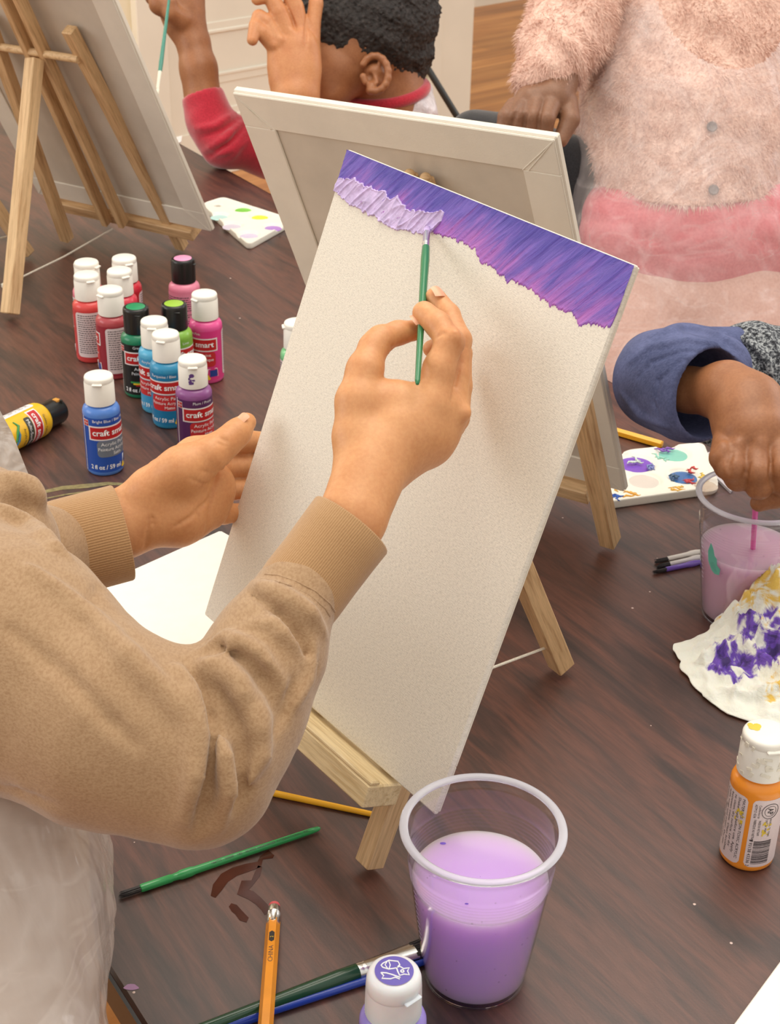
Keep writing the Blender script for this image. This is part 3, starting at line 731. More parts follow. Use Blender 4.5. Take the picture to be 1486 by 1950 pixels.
# crusts of dried paint round the cap
g = random.Random(8); cr = mat('dried_paint_crust', (230, 224, 208), .6, vary=.06, bump=.6, bscale=500)
for k in range(26):
    a = ph+g.uniform(-1.5, 1.5); z = g.uniform(7.8, 10.2); rr = 1.62
    B.box((0, 0, 0), (.03, g.uniform(.1, .35), g.uniform(.05, .22)), cr, Matrix.Translation((b[0]+rr*math.cos(a), b[1]+rr*math.sin(a), z)) @ Matrix.Rotation(a, 4, 'Z') @ Matrix.Rotation(g.uniform(-.4, .4), 4, 'X'), .02)
M = Matrix.Translation((b[0], b[1], 10.73))
for k in range(7): B.lathe([(g.uniform(.15, .3), 0), (.02, .04)], ym, M @ Matrix.Translation((-.85+g.uniform(-.2, .45), .55+g.uniform(-.3, .25), 0)), 9, cap0=False)
B.build('cap', t)['label'] = 'white flip-top cap with dried yellow paint'
# violet bottle, near edge
M_CAPT = mat('translucent_cap', (226, 222, 224), .35, vary=.02, Subsurface_Weight=.3)
b, t = big_bottle(751, 1848, 10.4, 'violet paint bottle with pictogram sticker on its cap, cut off at the bottom', None, None, 0)
bm = plast('paint_violet', (146, 130, 206), .25); B = MB(); B.lathe([(r*1.0, z) for r, z in BPROF], bm, Matrix.Translation(b), 64); B.build('bottle_body', t)
ph = math.atan2(-b[1], -b[0]); B = MB(); f1, f2 = [cyl_fn(b, ph, RB+e) for e in (.012, .03)]; patch(B, f1, -5, 5, .5, 6.4, plast('label_violet', (120, 104, 190), .35), n=60)
patch(B, f2, -2.2, 2.6, 4.2, 5.4, M_RED, n=40); B.build('label', t, ang=180)
B = MB(); M = Matrix.Translation(b)
B.lathe([(1.5, 7.4), (1.56, 7.46), (1.52, 9.3)], M_CAPT, M, 120, flute=.012, cap1=False)
B.lathe([(1.52, 9.25), (1.54, 9.3), (1.5, 9.9), (1.42, 10.15), (1.25, 10.3), (.9, 10.36), (.02, 10.37)], M_CAPT, M, 64, cap0=False)
B.box((1.4, 0, 9.35), (.3, .55, .1), M_CAPT, M @ Matrix.Rotation(ph+.75, 4, 'Z'), .06)
cp = B.build('cap', t); cp['label'] = 'milky flip-top cap'
B = MB(); zt = 10.385; ex = np.array([1, 0]); S = lambda x, y, e=0.: (b[0]+x, b[1]+y, zt+e)
B.lathe([(1.06, zt), (.02, zt+.005)], plast('sticker_violet', (92, 78, 168), .4), Matrix.Translation((b[0], b[1], 0)), 56, cap0=False)
def ln(pts, r=.04, close=True):
    p = [S(x, y, .015) for x, y in pts]; p += [p[0]] if close else []; B.tube(p, r, M_TXTW, 6, cap=not close)
ln([(-.62, .5), (-.3, .72), (.2, .66), (.3, .42), (.12, .18), (-.3, .08), (-.62, .2), (-.72, .36)]); ln([(-.38, .66), (-.5, .4), (-.36, .14)], .03, False); ln([(-.3, .66), (-.22, .4), (-.28, .12)], .03, False)
ln([(.12, .2), (.3, .3), (.5, .14), (.82, .2), (.72, -.02), (.82, -.3), (.52, -.26), (.3, -.36), (.2, -.1)]); ln([(.44 + .09*math.cos(a), -.04+.09*math.sin(a)) for a in np.linspace(0, 5.6, 8)], .04)
ln([(-.72, -.18), (-.42, -.2), (-.12, -.3), (.14, -.42), (.34, -.5), (.3, -.62), (.06, -.5), (-.2, -.62), (-.66, -.6), (-.56, -.4)])
B.build('sticker', t)['label'] = 'round violet sticker with white outline pictograms'

# ---------------------------------------------------------------- cups
def clear(name, tint=(250, 250, 252), rough=.03, alpha=1.):
    m = bpy.data.materials.new(name); m.use_nodes = True; t = NT(m); MATS[name] = m
    t.b.inputs['Base Color'].default_value = srgb(tint); t.b.inputs['Transmission Weight'].default_value = 1; t.b.inputs['Roughness'].default_value = rough; t.b.inputs['IOR'].default_value = 1.25
    tr = t.new('ShaderNodeBsdfTransparent'); mx = t.new('ShaderNodeMixShader'); out = t.n['Material Output']
    tr.inputs[0].default_value = (.97, .965, .98, 1)
    gl = t.new('ShaderNodeBsdfGlossy'); gl.inputs['Roughness'].default_value = rough
    lw = t.new('ShaderNodeLayerWeight'); lw.inputs['Blend'].default_value = .5; pw = t.new('ShaderNodeMath'); pw.operation = 'POWER'; pw.inputs[1].default_value = 3.5
    ad = t.new('ShaderNodeMath'); ad.operation = 'MULTIPLY_ADD'; ad.inputs[1].default_value = .75; ad.inputs[2].default_value = .025
    t.l.new(lw.outputs['Facing'], pw.inputs[0]); t.l.new(pw.outputs[0], ad.inputs[0]); t.l.new(ad.outputs[0], mx.inputs[0]); t.l.new(tr.outputs[0], mx.inputs[1]); t.l.new(gl.outputs[0], mx.inputs[2]); t.l.new(mx.outputs[0], out.inputs['Surface']); return m
M_CLEAR = clear('clear_plastic')
M_RIM = mat('clouded_rim', (240, 240, 248), .12, vary=.0, Transmission_Weight=.55, IOR=1.3)
def liquid(name, c, trans=.25):
    return mat(name, c, .12, .6, vary=.0, Transmission_Weight=0., Subsurface_Weight=1., Subsurface_Scale=.05, Subsurface_Radius=(1., .8, 1.))
def cup(c, label, liqc, lvl, liqname, seed, name='plastic_cup'):
    t = thing(name, c, label, 'cup', 'clear plastic cups with paint water')
    Rz = lambda z: 3.15+(4.72-3.15)*(z/12.)**.92
    out = []
    zz = [0, .05, .25, .5, .6, .7] + list(np.linspace(1, 7.6, 12))
    for z in zz: out.append((Rz(z)-(.12 if z < .55 and z > .2 else 0)-(.1 if z == 0 else 0), z))
    for k in range(6):
        z = 8.2+.26*k; out += [(Rz(z), z), (Rz(z)+.05, z+.09), (Rz(z)+.0, z+.18)]
    out += [(Rz(z), z) for z in (10, 10.9, 11.2)]+[(Rz(11.3)+.07, 11.32), (Rz(11.6)+.07, 11.6)]
    B = MB(); inn = [(r-.055, max(z, .12)) for r, z in out]
    B.lathe([(.02, 0)]+out+[(out[-1][0]-.03, 11.75)]+inn[::-1]+[(.02, .12)], M_CLEAR, Matrix.Translation(c), 96, cap0=False, cap1=False); B.build('cup_wall', t, ang=180)
    B = MB(); rr = Rz(12)+.02; n = 96; vs = []; fs = []; m = 12
    for i in range(n):
        a = 2*math.pi*i/n
        for j in range(m):
            b_ = 2*math.pi*j/m; r = rr+.27*math.cos(b_); vs.append((c[0]+r*math.cos(a), c[1]+r*math.sin(a), c[2]+11.83+.2*math.sin(b_)))
    for i in range(n):
        for j in range(m): fs.append((i*m+j, ((i+1) % n)*m+j, ((i+1) % n)*m+(j+1) % m, i*m+(j+1) % m))
    B.add(vs, fs, M_RIM); B.build('rim', t, ang=180)
    B = MB(); q = [(r-.085, z) for r, z in out if .6 <= z <= lvl]; lm = liquid(liqname, liqc)
    B.lathe([(.02, .35), (q[0][0]-.5, .35), (q[0][0]-.06, .5)]+q+[(Rz(lvl)-.085, lvl), (Rz(lvl)-.2, lvl-.02), (.02, lvl-.02)], lm, Matrix.Translation(c), 96, cap0=False, cap1=False); lo = B.build('water', t, ang=40)
    g = random.Random(seed)
    for k in range(22):
        B = MB()
        a = math.atan2(-c[1], -c[0])+g.uniform(-1.3, 1.3); z = g.uniform(1, 11); r = Rz(z)+.01; s = g.uniform(.03, .075)
        B.lathe([(s, -s*.35), (s*.8, .0), (s*.4, s*.3), (.002, s*.4)], M_CLEAR, Matrix.Translation((c[0]+r*math.cos(a), c[1]+r*math.sin(a), z)) @ Matrix.Rotation(a, 4, 'Z') @ Matrix.Rotation(math.pi/2, 4, 'Y'), 10); B.build('droplet', t, ang=180)
    B = MB()                                  # graduation ticks on the side
    for k in range(10):
        z = 4.2+.42*k; f = cyl_fn(c, math.atan2(-c[1], -c[0])-1.18, Rz(z)+.02); patch(B, f, 0, .42, z-.03, z+.03, M_RIM, n=3)
    B.build('graduation_marks', t)
    return t, lo, Rz
c0 = T(921, 1572, 12.); c0[2] = .01
cp1, liq1, Rz = cup(c0, 'clear plastic cup of milky lilac paint water in the near middle', (208, 172, 234), 8.0, 'lilac_water', 3)
M_FLK = plast('violet_fleck', (110, 74, 190), .5)
for px, py, r in ((844, 1606, .2), (889, 1721, .12)):
    p = T(px, py, 8.02); B = MB(); B.lathe([(r, 0), (r*.6, .03), (.01, .04)], M_FLK, Matrix.Translation(p) @ Matrix.Scale(.6, 4, (0, 1, 0)), 10); B.build('paint_fleck', cp1)
c2c = T(1441, 940, 12.); c2c[2] = .01
cp2, liq2, _ = cup(c2c, 'clear plastic cup of dusky pink paint water under the dipping hand', (204, 170, 186), 6.9, 'dusky_pink_water', 5)
M_TEAL = plast('teal_paint', (96, 176, 158), .5); B = MB()
fT = cyl_fn(c2c, 0, 1); a0 = math.atan2(-c2c[1], -c2c[0])
fW = lambda x, y: ((c2c[0]+(Rz(y)+.03)*math.cos(a0-.75+x/4.), c2c[1]+(Rz(y)+.03)*math.sin(a0-.75+x/4.), y))
pts = [(0, 5.7), (-.45, 6.4), (-.5, 7.4), (-.15, 8.4), (.15, 7.9), (.3, 7.3), (.55, 7.1), (.6, 6.5), (.95, 6.2), (.85, 5.6), (.4, 5.5)]
k = B.add([fW(*p) for p in pts], [tuple(range(len(pts)))], M_TEAL); B.build('paint_flake', cp2)['label'] = 'teal paint flake stuck to the wall'

# ---------------------------------------------------------------- brushes and pencils
M_MET = mat('bright_ferrule', (222, 222, 218), .22, vary=.03, Metallic=1.); M_BRI = mat('dark_bristle', (42, 38, 38), .6, vary=.3, vscale=900)
def up_of(ax): return nz(np.array([0, 0, 1])-ax*ax[2])
def brush(tip, end, hcol, rr, label, lf=3., lb=1.6, flat=1., ferr=None, bri=None, name='paint_brush', group='paint brushes', handle=None, socket=False, text=None, tiplabel=None, gloss=.18):
    tip = np.array(tip, float); end = np.array(end, float); ax = nz(end-tip); L = np.linalg.norm(end-tip)
    t = thing(name, [(tip[0]+end[0])/2, (tip[1]+end[1])/2, min(tip[2], end[2])-rr], label, 'paint brush', group)
    up = up_of(ax) if abs(ax[2]) < .9 else nz(np.cross(ax, [1, 0, 0])); M = frame(tip, up, ax)
    def tb(B, n_): B.v = [tuple(M@Vector(v)) for v in B.v]; return B.build(n_, t, ang=45)
    hm = plast('handle_%d_%d_%d' % hcol, hcol, gloss); prof = handle or [(rr*.9, lb+lf-.2), (rr, lb+lf), (rr*1.12, lb+lf+1.5), (rr*1.0, lb+lf+3.5), (rr*.62, L-.4), (rr*.4, L-.06), (.02, L)]
    B = MB(); B.lathe(prof, hm, None, 20); tb(B, 'handle')
    if lf > .05:
        fm = ferr or M_MET; B = MB(); pr = [(rr*.8, lb-.02), (rr*.84, lb+.05), (rr*.93, lb+lf-.6), (rr*.99, lb+lf-.5), (rr*.93, lb+lf-.4), (rr*.99, lb+lf-.25), (rr*.96, lb+lf)]
        B.lathe(pr, fm, None, 24)
        if flat > 1:
            B.v = [(x*(1-(1-.45)*(1-min(1, max(0, (z-lb)/lf)))), y*(1+(flat-1)*(1-min(1, max(0, (z-lb)/lf)))), z) for x, y, z in B.v]
        tb(B, 'ferrule')
    B = MB(); g = random.Random(int(L*100)); bm = bri or M_BRI
    nb = 90 if flat > 1 else 46
    for k in range(nb):
        a = g.uniform(0, 6.28); r = rr*.72*math.sqrt(g.random()); x, y = r*math.cos(a), r*math.sin(a)
        if flat > 1: x *= .42; y = rr*.78*flat*g.uniform(-1, 1)
        e = g.uniform(0, .2)*lb; j = .12
        sp_ = 1.15 if flat > 1 else (1.1 if tiplabel != 'point' else .25)
        B.tube([(x, y, lb+.1), (x*1.08, y*1.06, lb*.5), (x*sp_+g.uniform(-j, j)*rr, y*sp_+g.uniform(-j, j)*rr, e)], [.035+rr*.05, .035+rr*.04, .012], bm, 5)
    tb(B, 'bristles'); return t, M, L, tb
gb, gM, gL, gtb = brush(T(226, 1706, .32), T(657, 1561, .3), (52, 152, 84), .27, 'bright green plastic brush lying beside the wet streak', lf=0, lb=1.75,
    handle=[(.2, 1.5), (.27, 1.55), (.29, 1.7), (.29, 3.7), (.25, 3.75), (.27, 4.2), (.34, 4.4), (.34, 5.1), (.28, 5.4), (.26, 8), (.22, 14.2), (.17, 14.75), (.05, 14.9)])
print('green L', gL)
B = MB(); fn = lambda x, y: tuple(Vector((math.cos(y/.27+.25)*(.272), -math.sin(y/.27+.25)*.272*-1, 0)) + Vector((0, 0, x)))
# letters run along the handle towards its end, on the side facing the viewer
gax = nz(T(657, 1561, .3)-T(226, 1706, .32)); gup = up_of(gax); gy = np.cross(gax, gup)   # local y
sgn = -1 if gy[1] > 0 else 1
def alongfn(rad, phi0):
    def f(x, y):
        a = phi0+ -y/rad
        return (rad*math.cos(a), sgn*rad*math.sin(a), x)
    return f
def prad(z): return .285-.0035*z if z < 30 else .2
for s, x0, Lx in (('166773 - 20200 - 182 - 053022', 6.6, 3.3), ('GREENBRIER INTERNATIONAL, INC.', 10.0, 4.0)):
    text_on(B, s, .16, Lx, alongfn(.284 if x0 < 8 else .266, .75), M_TXTK, align='L', x=x0, y=0)
gtb(B, 'handle_print')
bigt, _, bl_, _ = brush(T(846, 1790, .5), T(300, 1990, .55), (26, 66, 44), .55, 'thick dark green flat brush with white metal ferrule running off the near edge', lf=4.1, lb=2.1, flat=1.55, handle=[(.48, 6.1), (.53, 6.2), (.55, 7.5), (.44, 12), (.3, 19), (.2, 21)])
brush(T(1000, 2300, .3)*0+T(330, 1985, .3), T(816, 1829, .3), (34, 62, 160), .28, 'blue brush lying along the thick dark green brush', lf=0, lb=1.2, handle=[(.2, 1.), (.3, 1.1), (.3, 2.3), (.36, 4.2), (.36, 5.2), (.28, 5.6), (.27, 9), (.24, 15), (.19, 17.6), (.05, 17.9)])
# yellow handle under the painter's elbow
def rod(a, b, r0, r1, col, label, name, cat, hexa=False, group=None):
    t_ = thing(name, [(a[0]+b[0])/2, (a[1]+b[1])/2, 0], label, cat, group); B = MB(); L = np.linalg.norm(b-a); ax = nz(b-a); M = frame(a, up_of(ax), ax)
    B.lathe([(r0*.6, 0), (r0, .08), (r1, L-.1), (r1*.6, L)], plast('rod_%d_%d_%d' % col, col, .25), M, 6 if hexa else 20); B.build('barrel' if hexa else 'handle', t_, ang=30); return t_
ya = T(436, 1492, .26); yb = T(735, 1556, .22)
rod(ya, yb, .27, .2, (240, 178, 44), 'yellow round brush handle lying between the sleeve and the easel foot', 'paint_brush', 'paint brush', group='paint brushes')
t_ = rod(T(1120, 806, .42), T(1262, 847, .42), .46, .46, (238, 172, 40), 'yellow pencil lying behind the right-hand palette', 'pencil', 'pencil', True)
# pencil near edge
pa = T(523, 1722, .5); pb = T(496, 2090, 1.9); pax = nz(pb-pa); pt = thing('pencil', [pa[0], pa[1], 0], 'orange-yellow pencil with pink eraser laid across the brushes at the near edge', 'pencil')
pup = up_of(pax); PM = frame(pa, pup, pax) @ Matrix.Rotation(math.radians(30), 4, 'Z')
def pbld(B, n_, ang=30): B.v = [tuple(PM@Vector(v)) for v in B.v]; return B.build(n_, pt, ang=ang)
M_PEN = mat('pencil_lacquer', (236, 152, 44), .25, vary=.03, vscale=50)
B = MB(); B.lathe([(.43, 1.75), (.46, 1.8), (.46, 13.5), (.12, 15.3)], M_PEN, None, 6); pbld(B, 'barrel')
B = MB(); B.lathe([(.40, .4), (.42, .45), (.42, .95), (.45, 1.0), (.42, 1.06), (.45, 1.12), (.42, 1.2), (.45, 1.26), (.42, 1.32), (.44, 2.0), (.40, 2.05)], M_MET, None, 28); pbld(B, 'ferrule')
B = MB(); B.lathe([(.05, 0), (.28, .02), (.37, .12), (.38, .5)], mat('pink_eraser', (212, 92, 96), .7), None, 24); pbld(B, 'eraser')
B = MB(); PM2 = frame(pa, pup, pax); side = np.cross(pax, pup)         # facet up; letters up = left in view
sl = 1 if np.dot(side, [-1, 0, 0]) > 0 else -1
def pf(x, y): return tuple(pa+pax*(9.0-x)+side*sl*y+pup*.404)
def tx(s, h, L, x, y=-.1, mt=M_TXTK): text_on(B, s, h, L, pf, mt, align='L', x=x, y=y)
tx('CHINA', .3, 1.5, 3.0, -.15)
k = B.add([pf(*p) for p in ((5.0, -.17), (5.75, -.17), (5.9, 0), (5.75, .17), (5.0, .17), (4.85, 0))], [(0, 1, 2, 3, 4, 5)], plast('black_foil', (40, 36, 34), .3))
pf0 = pf; 
def pf(x, y): return tuple(pa+pax*(9.0-x)+side*sl*y+pup*.412)
text_on(B, '2', .2, None, pf, M_YEL, align='L', x=5.25, y=-.1); text_on(B, '- - -', .03, .5, pf, M_TXTK, align='L', x=3, y=0)
B.build('lettering', pt, smooth=False)
# brushes near the second cup
for i, (a, b, cc, lab) in enumerate((((1246, 1070), (1400, 1036), (222, 216, 208), 'thin white-handled brush, farthest of three beside the right cup'), ((1250, 1080), (1402, 1046), (214, 208, 204), 'thin white-handled brush, middle of three beside the right cup'), ((1243, 1090), (1400, 1056), (112, 84, 176), 'thin purple-handled brush, nearest of three beside the right cup'))):
    brush(T(*a, .25), T(*b, .25), cc, .24, lab, lf=0, lb=1.7, handle=[(.16, 1.4), (.23, 1.5), (.24, 3.6), (.3, 4.0), (.29, 4.6), (.22, 5.0), (.2, 7.6), (.05, 8.)])
# the brush in the painter's fingers
tipP = onplane(817, 432, c1BR, n1); tipP = tipP+n1*.15
BR_END = C(795, 732, 87.5)
hb = brush(tipP, BR_END, (40, 118, 74), .26, 'small green-handled brush held against the painting', lf=1.9, lb=.75, tiplabel='point', bri=M_LAV, group=None)
print('held brush L', hb[2])
# brush held by the child at the back, upper left
hb2 = brush(C(299, 182, 226), C(325, -24, 231), (52, 130, 112), .3, 'teal-handled brush held up by the child in red', lf=2.9, lb=1.2, bri=plast('white_bristle', (232, 230, 214), .6), ferr=plast('white_ferrule', (226, 222, 205), .3), group=None)
# pink brush in the second cup
t_ = rod(T(1434, 1052, 6.2), C(1440, 955, 121.5), .22, .24, (226, 84, 168), 'pink brush handle dipped into the right cup', 'paint_brush', 'paint brush', group='paint brushes')

# ---------------------------------------------------------------- palettes
M_PAL = mat('white_palette_plastic', (238, 234, 222), .35, vary=.01)
def palette(corners, wells, label, th=.9, hole=None):
    P4 = [T(*c, th) for c in corners]; cen = sum(P4)/4; ux = nz(P4[1]-P4[0]); uy = np.cross([0, 0, 1], ux)
    t_ = thing('paint_palette', [cen[0], cen[1], 0], label, 'paint palette', None)
    loc = [((p-cen)@ux, (p-cen)@uy) for p in P4]; 
    w_ = [(((T(px, py, th)-cen)@ux), ((T(px, py, th)-cen)@uy), rx) for px, py, rx, *_ in wells]
    X = [l[0] for l in loc]; Y = [l[1] for l in loc]; x0, x1, y0, y1 = min(X), max(X), min(Y), max(Y)
    E = [(np.array(loc[i]), np.array(loc[(i+1) % 4])) for i in range(4)]
    def fn(P):
        d = np.full(len(P), -1e9); q = P[:, :2]
        s_ = np.sign(sum(loc[i][0]*loc[(i+1) % 4][1]-loc[(i+1) % 4][0]*loc[i][1] for i in range(4)))
        for a, b_ in E:
            e = (b_-a)/np.linalg.norm(b_-a); n_ = np.array([e[1], -e[0]])*s_; d = -smin(-d, -((q-a)@n_), 1.2) if d[0] > -1e8 else (q-a)@n_
        top = P[:, 2]-th; slab = np.maximum(np.maximum(d, top), -P[:, 2]); rim = np.maximum(np.abs(d+.12)-.12, P[:, 2]-th-.1); rim = np.maximum(rim, -P[:, 2]+.3)
        slab = smin(slab, rim, .12)
        for x, y, r in w_:
            slab = -smin(-slab, ell(P, (x, y, th+.25), (r, r, .85)), .12)
        if hole is not None: slab = np.maximum(slab, hole[2]-np.sqrt((P[:, 0]-hl[0])**2+(P[:, 1]-hl[1])**2))
        return slab
    hl = None
    if hole is not None: hp = T(hole[0], hole[1], th); hl = ((hp-cen)@ux, (hp-cen)@uy)
    V, Q = nets(fn, (x0-.5, y0-.5, -.2), (x1+.5, y1+.5, th+.4), .14)
    B = MB(); V = cen[None]*[1, 1, 0]+V[:, :1]*ux+V[:, 1:2]*uy+V[:, 2:]*np.array([0, 0, 1]); B.v = [tuple(v) for v in V]; B.f = [tuple(int(a) for a in q) for q in Q]; B.mi = [0]*len(Q); B.mats = [M_PAL]
    B.build('tray', t_, ang=180)
    for (x, y, r), wl_ in zip(w_, wells):
        if wl_[3] is None: continue
        B = MB(); g = random.Random(int(wl_[0])); rr = r*.82; n = 28; rings = [(1, 0.0), (.85, .05), (.6, .07), (.3, .05), (.02, .06)]; vs = []; fs = []
        for k, (s_, z) in enumerate(rings):
            for i in range(n):
                a = 2*math.pi*i/n; rad = rr*s_*(1+.1*mn.noise(Vector((math.cos(a)*1.5, math.sin(a)*1.5, wl_[0]*.1)))); p = cen+ux*(x+rad*math.cos(a))+uy*(y+rad*math.sin(a)); vs.append((p[0], p[1], th-.34+z))
        for k in range(4):
            for i in range(n): fs.append((k*n+i, k*n+(i+1) % n, (k+1)*n+(i+1) % n, (k+1)*n+i))
        B.add(vs, fs, plast('wet_%d_%d_%d' % wl_[3], wl_[3], .2)); B.build('paint_pool', t_, ang=180)
    return t_, cen, ux, uy
p1_ = palette([(384, 388), (425, 375), (560, 418), (474, 466)], [(463, 397, 1.65, (112, 196, 60)), (495, 411, 1.65, (240, 226, 40)), (418, 410, 1.65, (182, 222, 218)), (442, 428, 1.75, (206, 200, 216)), (474, 446, 1.75, (204, 194, 220)), (520, 431, 1.6, (168, 128, 204))], 'white palette with green, yellow and lilac paint wells on the left', hole=(415, 391, .55))
p2_ = palette([(1148, 957), (1186, 858), (1340, 842), (1372, 926)], [(1212, 880, 2.3, (122, 78, 190)), (1283, 862, 2.0, (128, 196, 180)), (1227, 912, 2.0, (214, 206, 198)), (1302, 905, 1.9, (60, 110, 170)), (1345, 920, 1.5, (205, 190, 170))], 'messy paint palette with violet and teal pools beside the right cup')
B = MB(); g = random.Random(21); cs = [((200, 60, 60), (1322, 895)), ((230, 170, 60), (1205, 942)), ((40, 90, 180), (1172, 946)), ((150, 210, 195), (1262, 872)), ((120, 130, 190), (1245, 890)), ((230, 180, 70), (1290, 928)), ((140, 90, 190), (1268, 858)), ((190, 60, 70), (1310, 915)), ((230, 200, 90), (1338, 905)), ((60, 90, 120), (1290, 910)), ((210, 225, 215), (1212, 878)), ((222, 170, 60), (1180, 930))]
for col, (px, py) in cs:
    for k in range(4):
        p = T(px+g.uniform(-10, 10), py+g.uniform(-5, 5), .93); a = g.uniform(0, 3.1); L_ = g.uniform(.5, 1.4)
        d = np.array([math.cos(a), math.sin(a), 0]); e = np.array([-d[1], d[0], 0]); B = MB(); B.tube([p-d*L_*.5, p-d*L_*.15+e*.25, p+d*L_*.25-e*.15, p+d*L_*.55+e*.1], [.04, .13, .1, .03], plast('dab_%d_%d_%d' % col, col, .3), 7); B.build('paint_dab', p2_[0], ang=180)
# white plate/cloth corner near the far palette
q = thing('paper_sheet', T(1345, 872, 0), 'light grey palette corner with a thumb hole under the dipping hand', 'palette corner')
B = MB(); pm = plast('pale_grey_plastic', (206, 202, 206), .35)
a = [T(*k_, .35) for k_ in ((1322, 868), (1362, 858), (1420, 900), (1392, 935))]
B.add([tuple(p) for p in a]+[tuple(p-np.array([0, 0, .3])) for p in a], [(0, 1, 2, 3), (7, 6, 5, 4), (0, 4, 5, 1), (1, 5, 6, 2), (2, 6, 7, 3), (3, 7, 4, 0)], pm); B.lathe([(.5, .36), (.02, .365)], M_TXTK, Matrix.Translation(T(1349, 878, 0)*[1, 1, 0]), 20, cap0=False); B.build('tray', q, smooth=False)
q.name = 'paint_palette'; q['category'] = 'paint palette'

# ---------------------------------------------------------------- towel
def towel():
    m = bpy.data.materials.new('paint_stained_towel'); m.use_nodes = True; t = NT(m)
    tc_ = t.new('ShaderNodeTexCoord'); n_ = t.noise(t.co((1, 1, 1)), 42, 5, .65, 1.0); 
    at = t.new('ShaderNodeAttribute'); at.attribute_name = 'stain'
    sp_ = t.new('ShaderNodeSeparateColor'); t.l.new(at.outputs['Color'], sp_.inputs[0])
    def st(ch, thr):
        a = t.new('ShaderNodeMath'); a.operation = 'MULTIPLY_ADD'; t.l.new(n_, a.inputs[0]); a.inputs[1].default_value = 1.1; b_ = t.new('ShaderNodeMath'); b_.operation = 'SUBTRACT'; b_.inputs[1].default_value = .2; t.l.new(sp_.outputs[ch], b_.inputs[0]); t.l.new(b_.outputs[0], a.inputs[2]); return t.ramp(a.outputs[0], [(thr, (0, 0, 0)), (thr+.12, (255, 255, 255))])
    c = t.mix(st(0, .60), (240, 234, 222), (232, 188, 92)); c = t.mix(st(1, .58), c, (112, 78, 180)); c = t.mix(st(2, .74), c, (70, 52, 110))
    t.base(c); t.b.inputs['Roughness'].default_value = .85; t.b.inputs['Subsurface Weight'].default_value = .15; t.b.inputs['Subsurface Scale'].default_value = .01
    t.bump(t.noise(t.co(), 700, 3), .4, .0006, t.bump(t.noise(t.co(), 60, 4, .6, .8), .6, .004)); return m
tow = towel(); outl = [(1281, 1233), (1345, 1222), (1378, 1185), (1405, 1150), (1425, 1118), (1470, 1100), (1560, 1110), (1620, 1200), (1600, 1330), (1520, 1400), (1465, 1396), (1430, 1378), (1385, 1364), (1340, 1333), (1300, 1283)]
O = [T(*p, 0)[:2] for p in outl]; ctr = T(1440, 1250, 0)[:2]
N_ = 150; M_ = 70; vs = []; fs = []; stn = []
def outr(a):
    best = None
    d = np.array([math.cos(a), math.sin(a)])
    for i in range(len(O)):
        p, q_ = O[i]-ctr, O[(i+1) % len(O)]-ctr; e = q_-p; den = d[0]*e[1]-d[1]*e[0]
        if abs(den) < 1e-9: continue
        t_ = (p[0]*e[1]-p[1]*e[0])/den; s_ = (p[0]*d[1]-p[1]*d[0])/den
        if t_ > 0 and 0 <= s_ <= 1: best = t_
    return best or 5
mound = T(1470, 1185, 2.2)[:2]; pc = [T(*p, 1.5)[:2] for p in ((1425, 1232), (1405, 1262), (1450, 1265), (1380, 1255), (1475, 1250))]; yc = [T(*p, 3)[:2] for p in ((1440, 1165), (1475, 1190), (1460, 1140), (1415, 1160), (1486, 1275))]
for j in range(M_):
    for i in range(N_):
        a = 2*math.pi*i/N_; R_ = outr(a); s_ = j/(M_-1); p = ctr+np.array([math.cos(a), math.sin(a)])*R_*s_
        P3 = Vector((p[0], p[1], 0)); e = 1-s_
        ed = min(1, e*4)
        rid = 1-abs(mn.noise(P3*.22+Vector((3, 0, 0))))*2.2; rid2 = 1-abs(mn.noise(P3*.5+Vector((9, 2, 0))))*2.4; r3 = 1-abs(mn.noise(P3*1.1))*2
        z = .15+ed*(1.0*max(0, rid)**3+.75*max(0, rid2)**3+.16*max(0, r3))+.25*mn.noise(P3*.3)**2
        dm = np.linalg.norm(p-mound); z += 4.6*math.exp(-(dm/3.1)**2)*(1+.35*mn.noise(P3*.8)+.2*max(0, rid2)); dp = np.linalg.norm(p-ctr); z += 1.2*math.exp(-(dp/4.5)**2)
        z = max(.12, z)
        vs.append((p[0]+.25*mn.noise(P3*1.3), p[1]+.25*mn.noise(P3*1.3+Vector((5, 5, 5))), z))
        wv = p+np.array([mn.noise(P3*.9), mn.noise(P3*.9+Vector((7, 1, 0)))])*1.6+np.array([mn.noise(P3*3), mn.noise(P3*3+Vector((7, 1, 0)))])*.5
        fy = max(math.exp(-(np.linalg.norm(wv-c_)/1.9)**2) for c_ in yc); fp = max(math.exp(-(np.linalg.norm(wv-c_)/1.5)**2) for c_ in pc)
        stn.append((fy*.4, fp*.5, fp*.5, 1))
for j in range(M_-1):
    for i in range(N_): fs.append((j*N_+i, (j+1)*N_+i, (j+1)*N_+(i+1) % N_, j*N_+(i+1) % N_))
B = MB(); B.add(vs, fs, tow); o = B.build('paper_towel', ang=180); setp(o, 'crumpled white paper towel stained violet and yellow at the right edge', 'paper towel')
ca = o.data.color_attributes.new('stain', 'FLOAT_COLOR', 'POINT'); ca.data.foreach_set('color', np.array(stn, np.float32).ravel())
so = o.modifiers.new('thickness', 'SOLIDIFY'); so.thickness = .0008; so.offset = 1

